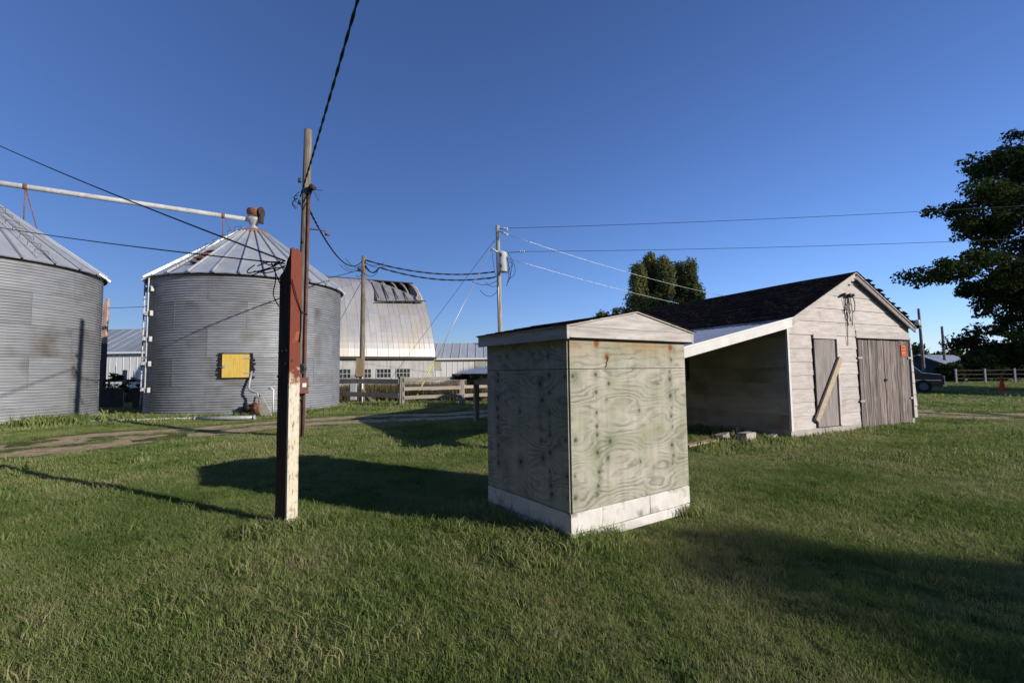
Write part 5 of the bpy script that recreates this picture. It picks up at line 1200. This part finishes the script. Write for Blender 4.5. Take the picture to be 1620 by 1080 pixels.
def inside_box(P, O, ang, x0, x1, y0, y1):
    d = P - np.array([O.x, O.y]); c, s = math.cos(ang), math.sin(ang); lx = d[:, 0] * c + d[:, 1] * s; ly = -d[:, 0] * s + d[:, 1] * c
    return (lx > x0) & (lx < x1) & (ly > y0) & (ly < y1)
def vnoise(P, f, seed):
    x, y = P[:, 0] * f + seed * 7.3, P[:, 1] * f + seed * 3.1
    return .5 + .25 * (np.sin(x * 1.0 + 1.7 * np.sin(y * .8)) + np.sin(y * 1.3 + 1.4 * np.sin(x * .9 + 2)))
near = sector(40000, 1.6, 9.5, R(62)); mid_ = sector(48000, 9, 21, R(60)); far = sector(52000, 20, 52, R(58)); vf = sector(22000, 50, 95, R(56))
P = np.concatenate([near, mid_, far, vf]); zone = np.concatenate([np.zeros(len(near)), np.ones(len(mid_)), np.full(len(far), 2), np.full(len(vf), 3)]).astype(int)
td = track_dist(P); rutm = np.exp(-((np.abs(td) - .8) / .50) ** 2)
keep = ~inside_box(P, SO, SH_A, -.03, SW + .03, -.03, SD + .03) & ~inside_box(P, BO, BARN_A, -.03, BW + .03, -.03, BD + .03)
keep &= RNG.random(len(P)) > rutm * .97
keep &= ~((td < 1.6) & (RNG.random(len(P)) < .45))
for c in (S1, S2): keep &= np.hypot(P[:, 0] - c.x, P[:, 1] - c.y) > SILO_R + .12
under = inside_box(P, BO, BARN_A, -LW, 0, .5, BD); keep &= ~(under & (RNG.random(len(P)) < .75))
# worn bare patches: at the shed front, the post foot, and scattered ones
keep &= ~((vnoise(P, 1.9, 1) * vnoise(P, .63, 5) > .60) & (RNG.random(len(P)) < .75))
keep &= ~(inside_box(P, SO, SH_A, .45, SW - .1, -.30, 0) & (RNG.random(len(P)) < .93))
pf = np.array(G(405, 845).xy); keep &= ~((np.hypot(P[:, 0] - pf[0], (P[:, 1] - pf[1]) * 1.8) < .42) & (RNG.random(len(P)) < .93))
for bx_, by_, br_ in ((230, 835, .25), (370, 1010, .22), (510, 935, .16), (1280, 725, .6), (90, 700, .8)):
    pf = np.array(G(bx_, by_).xy); keep &= ~((np.hypot(P[:, 0] - pf[0], (P[:, 1] - pf[1]) * 2.0) < br_ * RNG.uniform(.5, 1.1, len(P))) & (RNG.random(len(P)) < .8))
P = P[keep]; zone = zone[keep]; td = td[keep]; n = len(P)
sc = RNG.uniform(.65, 1.25, n) * np.where(RNG.random(n) < .03, RNG.uniform(1.3, 1.9, n), 1.0) * (0.78 + .5 * vnoise(P, .9, 2)) * np.where(td < 1.7, .6, 1.0)
idx = np.where((zone < 2) & (RNG.random(n) < .03 * (vnoise(P, 1.3, 8) > .5)), RNG.integers(11, 13, n), np.where(zone == 0, RNG.integers(0, 5, n), np.where(zone == 1, RNG.integers(5, 8, n), RNG.integers(8, 11, n))))
# extra long tufts along edges
ex = []; exs = []
def edge(a, b, num, w, s0, s1):
    for i in range(num):
        t = random.random(); p = Vector(a).lerp(Vector(b), t); ex.append((p.x + random.gauss(0, w), p.y + random.gauss(0, w))); exs.append(random.uniform(s0, s1) * 1.5)
lw = lambda x, y: Vector((SO.x, SO.y, 0)) + SU * x + SV * y; bw_ = lambda x, y: Vector((BO.x, BO.y, 0)) + BU * x + BV * y
edge(lw(-.1, -.1), lw(-.12, SD), 90, .06, 1.3, 2.2); edge(lw(-.5, -.15), lw(-.55, SD), 120, .2, 1.1, 1.7); edge(lw(0, -.1), lw(.5, -.12), 24, .04, 1.2, 1.9); edge(lw(SW, -.1), lw(SW + .1, .8), 40, .06, 1.2, 1.9)
edge(pb + Vector((-.2, -.06, 0)), pb + Vector((.35, .2, 0)), 60, .09, 1.2, 2.1)
edge(bw_(0, -.12), bw_(BW, -.12), 160, .07, 1.1, 1.9); edge(bw_(-.3, -.1), bw_(-3.2, -.2), 60, .2, 1.0, 2.0); edge(bw_(-.25, .2), bw_(-.3, 3), 40, .12, 1.2, 2.4)
def near_b(a): 
    return np.array(a)
for c in (S1, S2):
    for i in range(380):
        a = random.uniform(-2.6, .3); r = SILO_R + .18 + abs(random.gauss(0, .22)); ex.append((c.x + r * math.cos(a), c.y + r * math.sin(a))); exs.append(random.uniform(1.2, 3.6))
w0 = on_silo(S1, 75, 0, .45)
for i in range(60): ex.append((w0.x + random.gauss(0, .5), w0.y + random.gauss(0, .25))); exs.append(random.uniform(3.0, 7.0))
edge(P0, P1, 90, .25, 1.2, 2.6); edge(P1, P2, 90, .25, 1.2, 2.4)
ex = np.array(ex); ne = len(ex)
P = np.concatenate([P, ex]); sc = np.concatenate([sc, np.array(exs)])
exr = np.hypot(ex[:, 0], ex[:, 1]); idx = np.concatenate([idx, np.where(exr < 9, RNG.integers(0, 5, ne), RNG.integers(5, 8, ne))])
Z = hz(P[:, 0], P[:, 1])
protos = [tuft('tuft_%02d' % i, 52, .088, .018, .060, .0036, M_GRASS, 100 + i, .85) for i in range(5)]
protos += [tuft('tuft_%02d' % (5 + i), 40, .15, .02, .062, .0080, M_GRASS, 110 + i, .75) for i in range(3)]
protos += [tuft('tuft_%02d' % (8 + i), 34, .36, .025, .075, .020, M_GRASS, 120 + i, .6) for i in range(3)]
protos += [tuft('tuft_%02d' % (11 + i), 12, .05, .025, .05, .020, M_BROADWEED, 130 + i, 1.7) for i in range(2)]
scatter('lawn_grass', protos, np.stack([P[:, 0], P[:, 1], Z], 1), RNG.uniform(0, 6.28, len(P)), RNG.normal(0, .12, (len(P), 2)), sc, idx, 'mown lawn grass covering the yard', 'grass')
# tall dry weeds behind the fence and in the silo gap
W = []
for i in range(1500):
    t = random.random(); W.append((D(520, 600, 29).x + (D(780, 600, 29).x - D(520, 600, 29).x) * t, 27.2 + random.uniform(-.6, 6)))
for i in range(120): W.append((q0.x + random.uniform(-1.5, 3), q0.y + random.uniform(1.5, 4)))
W = np.array(W); W = W[np.hypot(W[:, 0] - S2.x, W[:, 1] - S2.y) > SILO_R + .2]; nW = len(W)
wp_ = [tuft('weed_%02d' % i, 26, .22, .35, .95, .022, M_WEED, 200 + i, .35) for i in range(4)]
scatter('dry_weeds', wp_, np.stack([W[:, 0], W[:, 1], np.zeros(nW)], 1), RNG.uniform(0, 6.28, nW), RNG.normal(0, .08, (nW, 2)), RNG.uniform(.7, 1.4, nW), RNG.integers(0, 4, nW), 'tall dry weeds behind the rail fence', 'weeds')
# dark-leaved bush in the silo gap
broad_tree(Vector((q0.x + .15, q0.y + .7, 0)), 1.9, [((0, 0, 1.2), (.45, .4, .7)), ((.8, .3, 1.0), (.6, .3, .5))], 26, .22, 900, .07, 'dark bush beside the plain silo in the gap', 12, M_LEAF, .03, name='bush')
